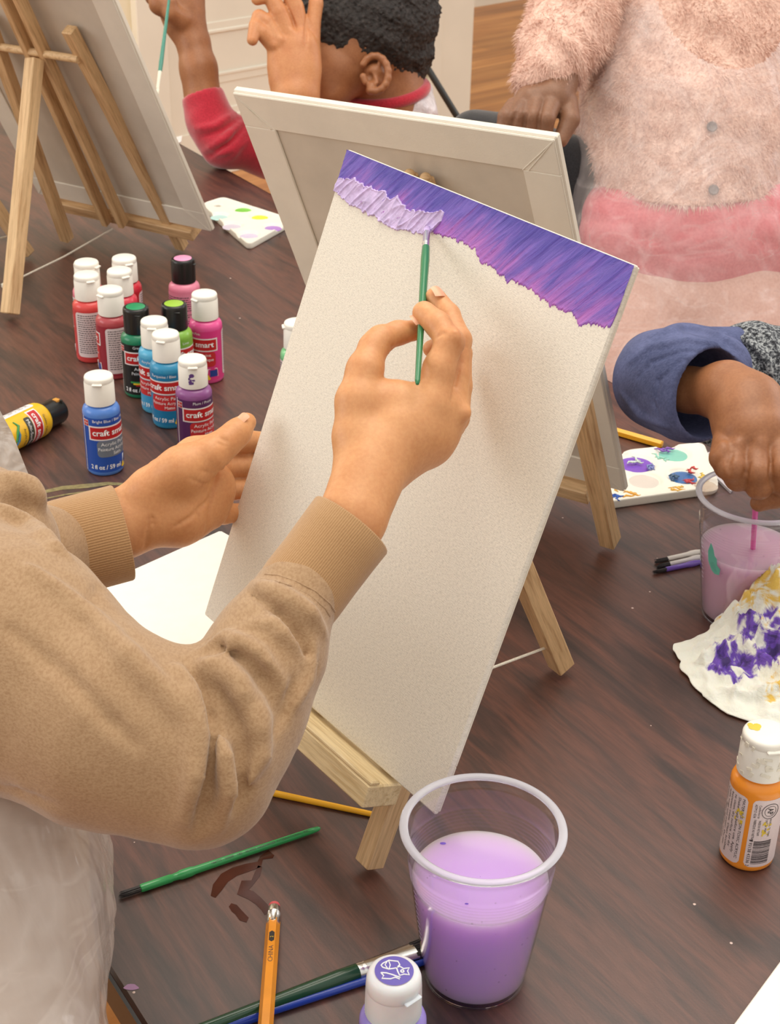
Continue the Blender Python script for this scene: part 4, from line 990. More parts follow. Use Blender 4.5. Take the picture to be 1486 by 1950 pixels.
# ---------------------------------------------------------------- marks on the table
def decal(name, polys, mt, label, cat, z=.022):
    B = MB()
    for pl_ in polys:
        pts = [T(px, py, 0) for px, py in pl_]; pts = [(p[0], p[1], z) for p in pts]; B.add(pts, [tuple(range(len(pts)))], mt)
    return setp(B.build(name, smooth=False), label, cat)
def strip(pts, ws):                          # ribbon outline in photo coordinates
    L_, R_ = [], []
    for i, p in enumerate(pts):
        a = np.array(pts[max(0, i-1)], float); b_ = np.array(pts[min(len(pts)-1, i+1)], float); d = (b_-a)/np.linalg.norm(b_-a); n_ = np.array([-d[1], d[0]])
        j = random.Random(i*7+int(p[0])).uniform(-.8, .8)
        L_.append(tuple(np.array(p)+n_*(ws[i]+j))); R_.append(tuple(np.array(p)-n_*(ws[i]-j)))
    return [[L_[i], L_[i+1], R_[i+1], R_[i]] for i in range(len(L_)-1)]
M_WET = mat('wet_streak', (70, 36, 28), .12, .6, vary=.1)
decal('water_streak', strip([(406, 1708), (414, 1690), (428, 1672), (448, 1660), (470, 1653), (494, 1646), (498, 1634), (512, 1627), (521, 1632)], [5, 10, 10, 9, 8, 6, 4, 8, 3])+strip([(496, 1650), (490, 1665), (482, 1680), (468, 1686), (462, 1698), (478, 1706), (492, 1716), (504, 1728), (510, 1740)], [4, 6, 4, 11, 11, 9, 8, 8, 6])+strip([(438, 1724), (446, 1730), (454, 1736), (462, 1747), (472, 1752)], [4, 8, 7, 8, 5]), M_WET, 'dark wet streak of water on the table above the pencil', 'water streak')
M_GREFL = mat('green_smear', (132, 122, 84), .3, vary=.15, vscale=200)  # reflection on the table top, put into colour as a thin yellow-green decal
o = decal('paint_smear', strip([(80, 938), (120, 930), (165, 925), (205, 921), (240, 922), (270, 916)], [3, 3.5, 4, 3, 2, 1])+strip([(84, 950), (125, 942), (170, 936), (210, 934), (250, 931)], [1, 1.2, 1.2, 1, .6]), M_GREFL, 'yellow-green paint smear wiped across the table by the left cuff', 'paint smear')
decal('paint_drip', [[(250+14*math.cos(a)*(1+.2*math.sin(3*a)), 1880+6*math.sin(a)) for a in np.linspace(0, 6.1, 14)] ], plast('dry_lilac', (150, 112, 150), .5), 'dried lilac paint spot near the table corner', 'paint spot')
g = random.Random(2); B = MB()
for px, py in ((457, 606), (439, 530), (256, 1604), (1240, 1382), (1205, 1158), (1323, 1722), (1393, 1796), (1094, 950), (1072, 986), (255, 1890), (1238, 1127), (1252, 1063)):
    p = T(px, py, 0); s_ = g.uniform(.05, .13); B.lathe([(s_, .01), (s_*.6, .03), (.005, .04)], plast('pale_crumb', (214, 190, 180), .6), Matrix.Translation((p[0], p[1], 0)), 7)
setp(B.build('paint_crumbs'), 'tiny pale crumbs of dried paint scattered over the table', 'crumbs', kind='stuff')
# ---------------------------------------------------------------- people
class Body:
    def __init__(s): s.p = []; s.pts = []; s.post = []; s.br = None
    def seg(s, a, b, ra, rb, k=.5, ax=None, sq=1.):
        s.p.append((np.array(a, float), np.array(b, float), ra, rb, k, ax, sq)); s.pts += [(a, ra), (b, rb)]; return s
    def path(s, q, k=.5, ax=None, sq=1.):   # q: (px, py, distance, half width in photo pixels)
        w = [(C(x, y, d), r*d/F) for x, y, d, r in q]
        if len(w) == 1: w = w*2
        for i in range(len(w)-1): s.seg(w[i][0], w[i+1][0], w[i][1], w[i+1][1], k, ax, sq)
        return s
    def base(s, P):
        d = None
        for a, b, ra, rb, k, ax, sq in s.p:
            e = cone(P, a, b, ra, rb, ax, sq); d = e if d is None else smin(d, e, k)
        return d
    def fn(s, P):
        d = s.base(P)
        for t, pts, r, k in s.post:
            lo = np.min([p for p in pts], 0)-r-1.2; hi = np.max([p for p in pts], 0)+r+1.2
            m = np.all((P > lo) & (P < hi), 1)
            if not m.any(): continue
            if t == 'f': d = pts_fn(P, d); continue
            rr = [r*x for x in np.sin(np.linspace(.25, math.pi-.25, len(pts)))]
            e = chain(P[m], pts, rr, .1)
            d = d.copy(); d[m] = smin(d[m], e, k) if t == 'r' else -smin(-d[m], e, k)
        return d
    def ridge(s, q, d0, d1, r, k=.4, lift=0., kind='r'):
        pts = []
        for i in range(len(q)-1):
            for t in np.linspace(0, 1, 4)[:-1 if i < len(q)-2 else None]:
                x = q[i][0]+(q[i+1][0]-q[i][0])*t; y = q[i][1]+(q[i+1][1]-q[i][1])*t
                p = hit(s.base, x, y, d0, d1, 220); r_ = ray(x, y); pts.append(p-nz(r_)*lift)
        s.post.append((kind, pts, r, k)); return s
    def groove(s, q, d0, d1, r, k=.12, lift=0.): return s.ridge(q, d0, d1, r, k, lift, 'g')
    def bounds(s, pad=.8):
        lo = np.min([np.array(p)-r for p, r in s.pts], 0)-pad; hi = np.max([np.array(p)+r for p, r in s.pts], 0)+pad
        return lo, hi
    def build(s, name, h, mt, parent, fn=None, relax=1, lo=None, hi=None, keep=None):
        a, b = s.bounds(1.6); a = a if lo is None else np.maximum(a, lo); b = b if hi is None else np.minimum(b, hi)
        o = sdf_obj(name, fn or s.fn, a, b, h, mt, parent, relax); return o
def skin(name, c, deep):
    m = bpy.data.materials.new(name); m.use_nodes = True; t = NT(m)
    n_ = t.noise(t.co(), 28, 4, .6); n2 = t.noise(t.co(), 420, 3)
    t.base(t.mix(.35, t.ramp(n_, [(.3, deep), (.6, c)]), t.ramp(n2, [(.35, deep), (.65, c)])))
    t.b.inputs['Roughness'].default_value = .46; t.b.inputs['Specular IOR Level'].default_value = .42
    t.b.inputs['Subsurface Weight'].default_value = .22; t.b.inputs['Subsurface Scale'].default_value = .006; t.b.inputs['Subsurface Radius'].default_value = (1, .4, .22)
    t.bump(n2, .10, .0006); return m
S_TAN = skin('warm_skin', (218, 160, 110), (200, 136, 88)); S_BR = skin('brown_skin', (166, 112, 75), (138, 88, 56)); S_MID = skin('mid_brown_skin', (208, 148, 102), (188, 122, 80)); S_DK = skin('deep_brown_skin', (138, 98, 74), (112, 76, 56))
def cloth(name, c, c2, sc=500, rough=.85, bmp=.35, rot=0., stretch=(1, 1, 1), sheen=.3, bd=.0008):
    m = bpy.data.materials.new(name); m.use_nodes = True; t = NT(m)
    v = t.co(stretch, rot=(0, 0, rot)); n_ = t.noise(v, sc, 3, .6); n2 = t.noise(t.co(), 14, 3)
    t.base(t.mix(.3, t.ramp(n_, [(.35, c2), (.6, c)]), t.ramp(n2, [(.3, c2), (.7, c)]))); t.b.inputs['Roughness'].default_value = rough; t.b.inputs['Specular IOR Level'].default_value = .2
    t.b.inputs['Sheen Weight'].default_value = sheen; t.b.inputs['Sheen Roughness'].default_value = .5
    t.bump(n_, bmp, bd); return m
M_SW = cloth('tan_fleece', (174, 143, 109), (152, 119, 86), 650, stretch=(1, .5, 1.6))
def rib_mat(name, c, c2, n):
    m = bpy.data.materials.new(name); m.use_nodes = True; t = NT(m)
    w = t.new('ShaderNodeTexWave'); w.wave_type = 'BANDS'; w.bands_direction = 'X'; w.inputs['Scale'].default_value = n; w.inputs['Distortion'].default_value = .5; w.inputs['Detail'].default_value = 1
    t.l.new(t.co((1, 1, 1), 'UV'), w.inputs['Vector']); n_ = t.noise(t.co(), 700, 3)
    t.base(t.mix(.35, t.ramp(w.outputs['Fac'], [(.2, c2), (.7, c)]), t.ramp(n_, [(.3, c2), (.7, c)])))
    a = t.bump(w.outputs['Fac'], .35, .0006); t.bump(n_, .3, .0006, a); t.b.inputs['Roughness'].default_value = .85; t.b.inputs['Specular IOR Level'].default_value = .2; t.b.inputs['Sheen Weight'].default_value = .3; return m
M_RIB = rib_mat('tan_rib', (184, 146, 104), (166, 127, 86), 36)
def cuff(name, axis, parent, mt, th=.28, n=72, sq=.82, flatdir=None, wob=.02):
    """axis: list of (point, radius); a thick-walled knitted tube with uv along its ribs"""
    pts = [np.array(a[0], float) for a in axis]; B = MB(); rings = []; up = None; m = len(pts)
    for i, p in enumerate(pts):
        d = nz(pts[min(i+1, m-1)]-pts[max(i-1, 0)])
        f = nz(flatdir-d*np.dot(flatdir, d)) if flatdir is not None else (nz(np.cross(d, [0, 0, 1])) if up is None else nz(up-d*np.dot(up, d)))
        up = f; w = np.cross(d, f); rings.append((p, f, w, axis[i][1], d))
    def ring(i, off, push=0.):
        p, f, w, r, d = rings[i]; out = []
        for k in range(n):
            a = 2*math.pi*k/n; rr = r+off+wob*r*math.sin(3*a+i*.7); out.append(p+d*push+f*(rr*sq*math.cos(a))+w*(rr*math.sin(a)))
        return out
    seq = [ring(i, 0) for i in range(m)]+[ring(m-1, -th*.15, th*.3), ring(m-1, -th*.6, th*.38), ring(m-1, -th, th*.1)]+[ring(i, -th) for i in range(m-1, -1, -1)]
    vs = [v for q in seq for v in q]; fs = []
    for j in range(len(seq)-1):
        for k in range(n): fs.append((j*n+k, j*n+(k+1) % n, (j+1)*n+(k+1) % n, (j+1)*n+k))
    B.add(vs, fs, mt); o = B.build(name, parent, ang=180)
    uv = o.data.uv_layers.new(name='UVMap'); L = o.data.loops
    for poly in o.data.polygons:
        ks = [L[li].vertex_index % n for li in poly.loop_indices]; wrap = max(ks)-min(ks) > n/2
        for li, k in zip(poly.loop_indices, ks):
            kk = k+n if (wrap and k < n/2) else k; uv.data[li].uv = (kk/n, (L[li].vertex_index//n)/len(seq))
    return o
CF = np.array([0, math.cos(PITCH), -math.sin(PITCH)])          # the direction the photographer looks
def nail(px, py, d, w, h, direction, nrm, parent, mt=None):
    p = C(px, py, d); M = frame(p, direction, nrm); B = MB(); vs = []; fs = []; n, m_ = 10, 8
    for i in range(n):
        for j in range(m_):
            u_ = -1+2*i/(n-1); v_ = -1+2*j/(m_-1); x = u_*h*math.sqrt(1-.35*v_*v_); y = v_*w; vs.append((x, y, .25*w*(1-v_*v_)+.04*(1-u_*u_)))
    for i in range(n-1):
        for j in range(m_-1): fs.append((i*m_+j, (i+1)*m_+j, (i+1)*m_+j+1, i*m_+j+1))
    B.add(vs, fs, mt or mat('fingernail', (226, 168, 132), .3, vary=.02), M); return B.build('fingernail', parent, ang=180)

# ======== the painter
pr = thing('person', np.array([-22, 60, FZ]), 'person in a tan sweatshirt and clear apron painting the purple canvas with a small brush', 'person')
R_ = Body()
R_.path([(640, 1060, 86, 56), (672, 985, 87, 58), (695, 925, 88, 58), (712, 880, 89, 60)], 1.2, CF, 1.25)
R_.path([(708, 890, 89.2, 58), (740, 820, 90, 62)], 1.2, CF, 1.1)
R_.path([(712, 880, 89, 50), (775, 815, 90, 50), (820, 772, 90.2, 40)], 1.0)
R_.path([(730, 870, 89.6, 50), (810, 820, 91, 50), (858, 782, 91.2, 36)], 1.0)
R_.path([(740, 880, 90, 46), (820, 830, 91.6, 44), (866, 792, 92.6, 27)], .9)
R_.path([(735, 890, 90.2, 42), (810, 845, 92.2, 38), (862, 808, 93.8, 24)], .8)
R_.path([(690, 890, 89.2, 46), (676, 830, 89.3, 38), (680, 765, 89.6, 37), (695, 705, 90.2, 31), (711, 662, 91, 26)], .8)
R_.path([(711, 662, 91, 26), (726, 646, 91.4, 24.5), (758, 634, 92.2, 21), (785, 630, 92.8, 20.5)], .5)
R_.path([(705, 765, 89.8, 34), (755, 768, 90.2, 40), (805, 775, 90.4, 40)], .7)
R_.path([(822, 768, 90.2, 37), (836, 702, 90.2, 29), (857, 652, 90.4, 27.5)], .45)
R_.path([(857, 652, 90.4, 27.5), (834, 618, 91.2, 24.5), (808, 596, 92.1, 23)], .3)
R_.path([(860, 782, 91.4, 35), (866, 715, 91.8, 28), (873, 648, 92.2, 25.5)], .3)
R_.path([(873, 648, 92.2, 25.5), (855, 600, 93.4, 21.5), (829, 567, 94.4, 20)], .25)
R_.path([(866, 795, 92.8, 29), (874, 735, 93.4, 25), (879, 672, 94, 20.5)], .25)
R_.path([(879, 672, 94, 20), (850, 655, 94.8, 19), (822, 664, 95, 17)], .2)
R_.path([(862, 810, 94, 25), (868, 755, 94.8, 20), (862, 712, 95.4, 17.5), (836, 700, 95.4, 15)], .2)
R_.groove([(742, 652), (750, 672), (752, 690)], 84, 100, .09).groove([(727, 722), (737, 712), (746, 716)], 84, 100, .08)
R_.groove([(858, 770), (866, 735), (874, 700), (880, 672)], 84, 100, .11, .15)
R_.ridge([(865, 628), (872, 650)], 84, 100, .25, .4); R_.ridge([(884, 795), (890, 780)], 84, 100, .3, .5)
R_.groove([(830, 645), (842, 634), (852, 640)], 84, 100, .07, .1)
rh_ = R_.build('right_hand', .12, S_TAN, pr, lo=C(560, 1120, 90)-[6, 14, 10]); rh_['wl'] = list(pr['wl'])
nail(797, 608, 91.9, .42, .5, C(800, 625, 92.5)-C(770, 632, 92), np.array([-.2, -.6, 1.0]), rh_)
nail(834, 556, 93.6, .38, .45, C(829, 560, 93.8)-C(850, 595, 93), np.array([.5, -.5, .9]), rh_)
L_ = Body()
L_.path([(190, 1020, 109, 60), (240, 995, 110, 60), (300, 965, 110.6, 60)], 1.2, CF, 1.15)
L_.path([(300, 968, 110.6, 60), (345, 950, 111.2, 62), (392, 930, 112.4, 58)], 1.3, CF, 1.2)
L_.path([(270, 975, 110.2, 46), (340, 985, 111.2, 50), (398, 975, 112.8, 34)], 1.0)
L_.path([(290, 930, 109.6, 44), (350, 895, 109.2, 44), (402, 866, 109.4, 34)], .9)
L_.path([(402, 866, 109.4, 33), (432, 842, 109.8, 27), (452, 824, 110.2, 25), (470, 804, 110.8, 18.5)], .5)
L_.path([(310, 905, 111.6, 34), (370, 865, 113, 30), (425, 846, 114.2, 25)], .8)
for yy, dd, r1 in ((842, 0, 24), (888, .6, 23.5), (933, .8, 22.5), (978, .2, 20)):
    L_.path([(380, yy+ (935-yy)*.3, 113+dd, 28), (425, yy, 114+dd, r1), (468, yy-2, 115.6+dd, r1-2.5), (520, yy+2, 117.6+dd, r1-4), (560, yy+8, 119+dd, r1-7)], .3)
L_.groove([(392, 1012), (398, 975), (404, 935), (412, 905), (438, 880)], 104, 118, .16, .2)
L_.groove([(376, 990), (380, 962)], 104, 118, .09).groove([(330, 1004), (362, 985), (396, 952), (408, 925)], 104, 118, .12, .2)
L_.groove([(418, 832), (426, 838), (434, 840)], 104, 118, .09).groove([(412, 842), (424, 848), (432, 848)], 104, 118, .05)
L_.groove([(276, 1042), (282, 1015), (284, 985)], 104, 118, .1, .2).groove([(292, 1005), (290, 980)], 104, 118, .07)
L_.groove([(360, 910), (385, 922), (405, 920)], 104, 118, .06).groove([(380, 895), (400, 900)], 104, 118, .05)
lh_ = L_.build('left_hand', .13, S_TAN, pr); lh_['wl'] = list(pr['wl'])
nail(462, 797, 109.9, .40, .48, C(470, 798, 110.8)-C(448, 820, 110.4), np.array([-.55, -.75, .75]), lh_)
# sweatshirt
SWB = Body()
SWB.path([(563, 1137, 85.5, 84), (505, 1248, 83.5, 102), (452, 1350, 81.5, 118), (378, 1462, 79.5, 130)], 2.0)
SWB.path([(378, 1462, 79.5, 130), (205, 1388, 80.5, 174), (0, 1262, 84, 225), (-180, 1150, 90, 240)], 2.5)
SWB.path([(-70, 1055, 92, 180), (-160, 1300, 92, 240)], 2.0)
SWB.path([(-80, 1100, 98, 110), (40, 1066, 105, 100), (120, 1042, 108, 86)], 1.2)
def rg(q, r, k=.5, lift=.12): SWB.ridge(q, 60, 120, r*1.1, k*.8, lift)
def gv(q, r, k=.45, lift=.05): SWB.groove(q, 60, 120, r*1.1, k*.8, lift)
gv([(400, 1295), (440, 1350), (462, 1420), (462, 1490)], .5, .6); rg([(385, 1262), (420, 1268), (455, 1300), (485, 1370), (492, 1430)], .55, .6)
gv([(356, 1258), (385, 1310), (400, 1380), (402, 1450), (392, 1520), (372, 1590)], .62, .4); rg([(340, 1275), (362, 1330), (374, 1400), (372, 1480), (350, 1560)], .6, .9)
rg([(420, 1580), (436, 1510), (428, 1440), (416, 1400)], .5, .5); gv([(445, 1540), (470, 1480), (462, 1420)], .42, .5); rg([(470, 1500), (498, 1440), (500, 1370), (490, 1330)], .45, .5)
rg([(385, 1235), (430, 1215), (490, 1245), (540, 1300)], .5, .6); gv([(430, 1235), (480, 1265), (520, 1320), (530, 1370)], .4, .5)
gv([(480, 1130), (530, 1160), (580, 1230), (600, 1270)], .45, .5); rg([(480, 1110), (530, 1130), (590, 1170), (625, 1215)], .5, .5); rg([(470, 1190), (520, 1190), (570, 1240)], .4, .5)
gv([(560, 1290), (548, 1340), (520, 1400)], .3, .4); rg([(600, 1220), (590, 1290), (560, 1350)], .35, .4)
gv([(190, 1120), (160, 1180), (220, 1230), (300, 1310), (370, 1400)], .35, .6); rg([(60, 1080), (170, 1170), (280, 1290), (365, 1380)], .6, 1.0)
rg([(0, 905), (50, 935), (80, 965)], .9, .6); gv([(0, 940), (40, 965), (60, 1000)], .7, .6); rg([(0, 960), (60, 1010), (130, 1060)], .7, .7)
gv([(20, 1200), (130, 1290), (260, 1420)], .22, .8); gv([(0, 1500), (100, 1530)], .3, .5)
b0 = SWB.fn
def sw_fn(P):
    d = b0(P); d = d-.10*vnoise(P, .45, 1)-.05*vnoise(P, 1.3, 2)
    return d
# hollow the wrist ends so that the arm enters the cuff
lo_, hi_ = SWB.bounds(2.2); sdf_obj('sweatshirt', sw_fn, np.maximum(lo_, [-45, 30, 0]), hi_, .26, M_SW, pr, 1)
ca = lambda q, d: C(q[0], q[1], d)
cuff('cuff', [(ca((560, 1142), 85.4), 2.5), (ca((575, 1122), 85.7), 2.55), (ca((610, 1078), 86.1), 2.52), (ca((645, 1033), 86.5), 2.56), (ca((669, 1003), 86.8), 2.6)], pr, M_RIB, .3, flatdir=CF, sq=.85)
cuff('cuff', [(ca((88, 1050), 107.6), 3.4), (ca((120, 1043), 108), 3.5), (ca((180, 1028), 108.7), 3.5), (ca((231, 1016), 109.3), 3.5)], pr, M_RIB, .3, flatdir=CF, sq=.85)
# seams above the right cuff
B = MB()
for dx, dy, r_ in ((0, 0, .07), (-9, 9, .055)):
    q_ = [(505, 1094), (530, 1096), (565, 1108), (600, 1126), (628, 1150), (642, 1172)]; ps_ = []
    for i in range(len(q_)-1):
        for t_ in (0, .33, .66): ps_.append(hit(sw_fn, q_[i][0]+(q_[i+1][0]-q_[i][0])*t_+dx, q_[i][1]+(q_[i+1][1]-q_[i][1])*t_+dy, 76, 92, 300))
    B.tube(ps_, r_, M_SW, 6)
B.build('seam', pr)
# body below and the plastic apron
def plastic(name, tint, alpha, rough=.22, bstr=.5, sc=30):
    m = bpy.data.materials.new(name); m.use_nodes = True; t = NT(m)
    n1_ = t.noise(t.co((1, 1, .6)), sc, 4, .5, 1.6); n2_ = t.noise(t.co((1.6, 1.6, .5)), sc*.5, 3, .5, 1.2); n3_ = t.noise(t.co((.5, .5, 1.5)), sc*.8, 3, .5, 1.5)
    t.b.inputs['Base Color'].default_value = srgb(tint); t.b.inputs['Roughness'].default_value = rough; t.b.inputs['Specular IOR Level'].default_value = .8
    def crease(n_, w):
        a = t.new('ShaderNodeMath'); a.operation = 'SUBTRACT'; t.l.new(n_, a.inputs[0]); a.inputs[1].default_value = .5
        b = t.new('ShaderNodeMath'); b.operation = 'ABSOLUTE'; t.l.new(a.outputs[0], b.inputs[0]); return t.ramp(b.outputs[0], [(0, (255, 255, 255)), (w, (0, 0, 0))])
    cr_ = t.mix(1, crease(n2_, .05), crease(n3_, .03), 'LIGHTEN')
    rd = t.new('ShaderNodeMapRange'); rd.inputs[3].default_value = alpha; rd.inputs[4].default_value = min(1, alpha+.09); t.l.new(cr_, rd.inputs[0])
    r2 = t.new('ShaderNodeMapRange'); r2.inputs[1].default_value = .5; r2.inputs[2].default_value = .75; r2.inputs[3].default_value = 0; r2.inputs[4].default_value = .12; t.l.new(n1_, r2.inputs[0])
    ad = t.new('ShaderNodeMath'); ad.operation = 'ADD'; ad.use_clamp = True; t.l.new(rd.outputs[0], ad.inputs[0]); t.l.new(r2.outputs[0], ad.inputs[1]); t.l.new(ad.outputs[0], t.b.inputs['Alpha'])
    a = t.bump(n2_, bstr, .02); t.bump(n1_, bstr, .006, a); return m
M_APR = plastic('clear_plastic_sheet', (240, 230, 222), .46, rough=.2, bstr=.6, sc=13); M_APR2 = plastic('clear_plastic_film', (238, 226, 224), .19, sc=15)
TB = Body(); M_JEAN = cloth('blue_denim', (96, 108, 146), (70, 80, 118), 900, sheen=.1)
TB.path([(-60, 1500, 92, 225), (-60, 1900, 88, 230), (-60, 2300, 86, 240)], 2)
M_SW2 = cloth('tan_hem', (190, 158, 128), (172, 140, 110), 500)
TB.build('trousers', .5, M_SW2, pr, lo=[-60, 30, -30])
def shell(name, fn, lo, hi, h, mt, parent, keep, relax=2):
    V, Q = nets(fn, lo, hi, h)
    for _ in range(relax):
        s = np.zeros_like(V); n = np.zeros(len(V))
        for a, b in ((0, 1), (1, 2), (2, 3), (3, 0)):
            np.add.at(s, Q[:, a], V[Q[:, b]]); np.add.at(n, Q[:, a], 1); np.add.at(s, Q[:, b], V[Q[:, a]]); np.add.at(n, Q[:, b], 1)
        V = V*.5+.5*s/np.maximum(n, 1)[:, None]
    m = keep(V); Q = Q[m[Q].all(1)]; used = np.unique(Q); re = -np.ones(len(V), int); re[used] = np.arange(len(used)); V = V[used]; Q = re[Q]
    B = MB(); B.v = [tuple(v) for v in V]; B.f = [tuple(int(x) for x in q) for q in Q]; B.mi = [0]*len(Q); B.mats = [mt]; return B.build(name, parent, ang=180)
AP = Body(); AP.path([(-30, 1440, 91, 215), (-45, 1700, 87.5, 244), (-55, 2000, 85, 238), (-60, 2300, 84, 240)], 1.5)
def ap_fn(P):
    d = AP.base(P); a = np.arctan2(P[:, 1]-55, P[:, 0]+25)
    d = d-.3*vnoise(P, .38, 4)-.5*np.abs(vnoise(P*[1, 1, .5], .5, 6))-.25*np.abs(vnoise(P*[1, 1, .7], 1.1, 8)); return d
lo_, hi_ = AP.bounds()
apz = C(100, 1505, 88)[2]
shell('plastic_apron', ap_fn, np.maximum(lo_, [-45, 30, -20]), hi_, .28, M_APR, pr, lambda V: V[:, 2] < apz+9)['label'] = 'clear crinkled plastic apron'
# apron bib showing beyond the shoulder
B = MB(); q_ = [(-30, 760), (0, 782), (22, 822), (45, 880), (68, 938), (60, 990), (0, 990), (-30, 940)]; n_ = len(q_)
vs = [tuple(C(x, y, 101+.004*(x+y-800))) for x, y in q_]; vs2 = [tuple(C(x, y, 101.5+.004*(x+y-800))) for x, y in q_]
B.add(vs+vs2, [tuple(range(n_)), tuple(range(2*n_-1, n_-1, -1))]+[(i, (i+1) % n_, n_+(i+1) % n_, n_+i) for i in range(n_)], plastic('apron_bib', (214, 206, 198), .82)); B.build('apron_bib', pr, smooth=False)

# ======== the person in denim and grey knit, right
pd = thing('person', C(1600, 760, 150)*[1, 1, 0]+[0, 0, FZ], 'person in blue denim cuff and grey knit dipping a pink brush into the cup', 'person')
D = Body()
D.path([(1262, 738, 131, 36), (1310, 742, 129, 40), (1385, 750, 126, 52)], 1.0)
D.path([(1385, 742, 126, 54), (1425, 776, 124, 64), (1432, 830, 122.4, 72)], 1.2)
D.path([(1425, 800, 123.4, 62), (1446, 826, 122.8, 58)], 1.0)
for x0, y0, x1, y1, x2, y2, r, dd in ((1382, 846, 1376, 872, 1384, 890, 25, .6), (1404, 850, 1396, 892, 1406, 910, 28, 0), (1440, 852, 1442, 900, 1446, 926, 28, -.4), (1482, 850, 1490, 895, 1492, 920, 28, -.4)):
    D.path([(x0, y0-6, 121.2+dd, r), (x1, y1, 119.6+dd, r), (x2, y2, 120.2+dd, r-3)], .16)
    D.path([(x2, y2, 120.2+dd, r-3), (x2+12, y2-8, 122.8+dd, r-6)], .3)
D.path([(1520, 900, 121, 30), (1480, 945, 121.2, 22), (1446, 958, 121.6, 17)], .3)
D.groove([(1390, 905), (1388, 880), (1396, 862)], 112, 132, .2, .2).groove([(1424, 925), (1422, 900), (1428, 880)], 112, 132, .2, .2).groove([(1468, 925), (1467, 900), (1470, 870)], 112, 132, .2, .2)
D.ridge([(1376, 846), (1380, 852)], 112, 132, .18, .7, -.1).ridge([(1406, 842), (1409, 848)], 112, 132, .2, .8, -.1).ridge([(1448, 842), (1451, 848)], 112, 132, .2, .8, -.1)
D.build('hand', .14, S_BR, pd)
def denim():
    m = bpy.data.materials.new('blue_denim_cuff'); m.use_nodes = True; t = NT(m); n_ = t.noise(t.co((1, 2.5, 1)), 380, 4, .65); n2 = t.noise(t.co(), 22, 4)
    t.base(t.mix(.5, t.ramp(n_, [(.35, (70, 78, 112)), (.65, (104, 112, 150))]), t.ramp(n2, [(.35, (62, 68, 100)), (.65, (112, 118, 158))]))); t.b.inputs['Roughness'].default_value = .85; t.b.inputs['Specular IOR Level'].default_value = .15; t.bump(n_, .4, .0008); return m
M_DEN = denim(); J = Body()
J.path([(1400, 668, 139, 46), (1300, 680, 137, 58), (1250, 702, 134, 66), (1264, 722, 131, 90), (1316, 744, 128.5, 100)], 1.4)
J.path([(1300, 690, 134, 60), (1370, 700, 131, 62)], 1.4)
J.ridge([(1240, 640), (1300, 625), (1370, 640), (1410, 665)], 120, 145, .45, .5); J.ridge([(1200, 690), (1240, 660), (1310, 650), (1360, 656), (1392, 680)], 120, 145, .35, .4); J.groove([(1215, 720), (1240, 690), (1300, 668), (1360, 672)], 120, 145, .2, .3); J.groove([(1260, 800), (1246, 765), (1256, 725), (1290, 692), (1340, 676)], 120, 145, .13, .15)
J.ridge([(1185, 750), (1220, 790), (1270, 812)], 120, 145, .35, .5)
jb = J.fn; i0 = C(1290, 735, 130.5); i1 = C(1440, 770, 123); ri0, ri1 = 76*131/F, 100*124/F
oc = C(1352, 756, 127.2); on = nz(i1-i0)
def jfn(P):
    d = jb(P); inner = cone(P, i0, i1+on*6, ri0, ri1*1.1); d = -smin(-d, inner, .15)
    return -smin(-d, -((P-oc)@on-.2), .15) if False else np.maximum(d, (P-oc)@on)
lo_, hi_ = J.bounds(); sdf_obj('denim_cuff', jfn, lo_, hi_, .17, M_DEN, pd, 1)['label'] = 'rolled blue denim cuff'
def knit():
    m = bpy.data.materials.new('grey_melange_knit'); m.use_nodes = True; t = NT(m); n_ = t.noise(t.co(), 330, 3, .7); t.base(t.ramp(n_, [(.42, (34, 36, 42)), (.5, (92, 96, 102)), (.6, (168, 172, 174))])); t.b.inputs['Roughness'].default_value = .9; t.bump(n_, .8, .002); return m
K = Body(); K.path([(1375, 672, 139.5, 44), (1430, 680, 140, 64), (1520, 720, 141, 95), (1640, 780, 144, 120)], 1.2); K.path([(1345, 822, 141, 22), (1430, 850, 142, 40)], .6); K.path([(1440, 700, 138, 55), (1520, 840, 141, 90)], 1.2)
K.ridge([(1390, 640), (1425, 650), (1460, 690), (1480, 740)], 125, 150, .5, .4).ridge([(1420, 625), (1460, 640), (1486, 690)], 125, 150, .5, .4).groove([(1405, 650), (1440, 680), (1462, 730)], 125, 150, .35, .4)
K.build('knit_sleeve', .25, knit(), pd)

# ======== the person in the fluffy pink jacket
pp_ = thing('person', C(1310, 500, 200)*[1, 1, 0]+[0, 0, FZ], 'person in a fluffy pink jacket and clear apron standing beyond the table', 'person')
def fuzz():
    m = bpy.data.materials.new('pink_fleece'); m.use_nodes = True; t = NT(m); n_ = t.noise(t.co(), 40, 4, .6); n2 = t.noise(t.co(), 260, 3)
    t.base(t.mix(.4, t.ramp(n_, [(.3, (214, 172, 156)), (.65, (236, 202, 186))]), t.ramp(n2, [(.3, (186, 138, 124)), (.6, (242, 212, 196))]))); t.b.inputs['Roughness'].default_value = .9; t.b.inputs['Specular IOR Level'].default_value = .1; t.bump(n2, .8, .003); return m
M_FUZ = fuzz()
JK = Body()
JK.path([(1330, -160, 200, 190), (1318, 60, 199, 192), (1308, 230, 198, 190), (1312, 300, 197.5, 182)], 3, CF, 1.3)
JK.path([(1312, 290, 197.5, 182), (1312, 420, 197, 176)], 3, CF, 1.3)
JK.path([(1140, -120, 194, 84), (1092, 40, 191, 78), (1060, 100, 189, 70), (1040, 140, 187, 58)], 1.6)
JK.groove([(1128, 60), (1122, 140), (1104, 210)], 175, 205, .7, .6)
JK.ridge([(1060, 60), (1100, 100), (1110, 150)], 175, 205, .8, .8)
jk0 = JK.fn
hemz = C(1300, 403, 186)[2]
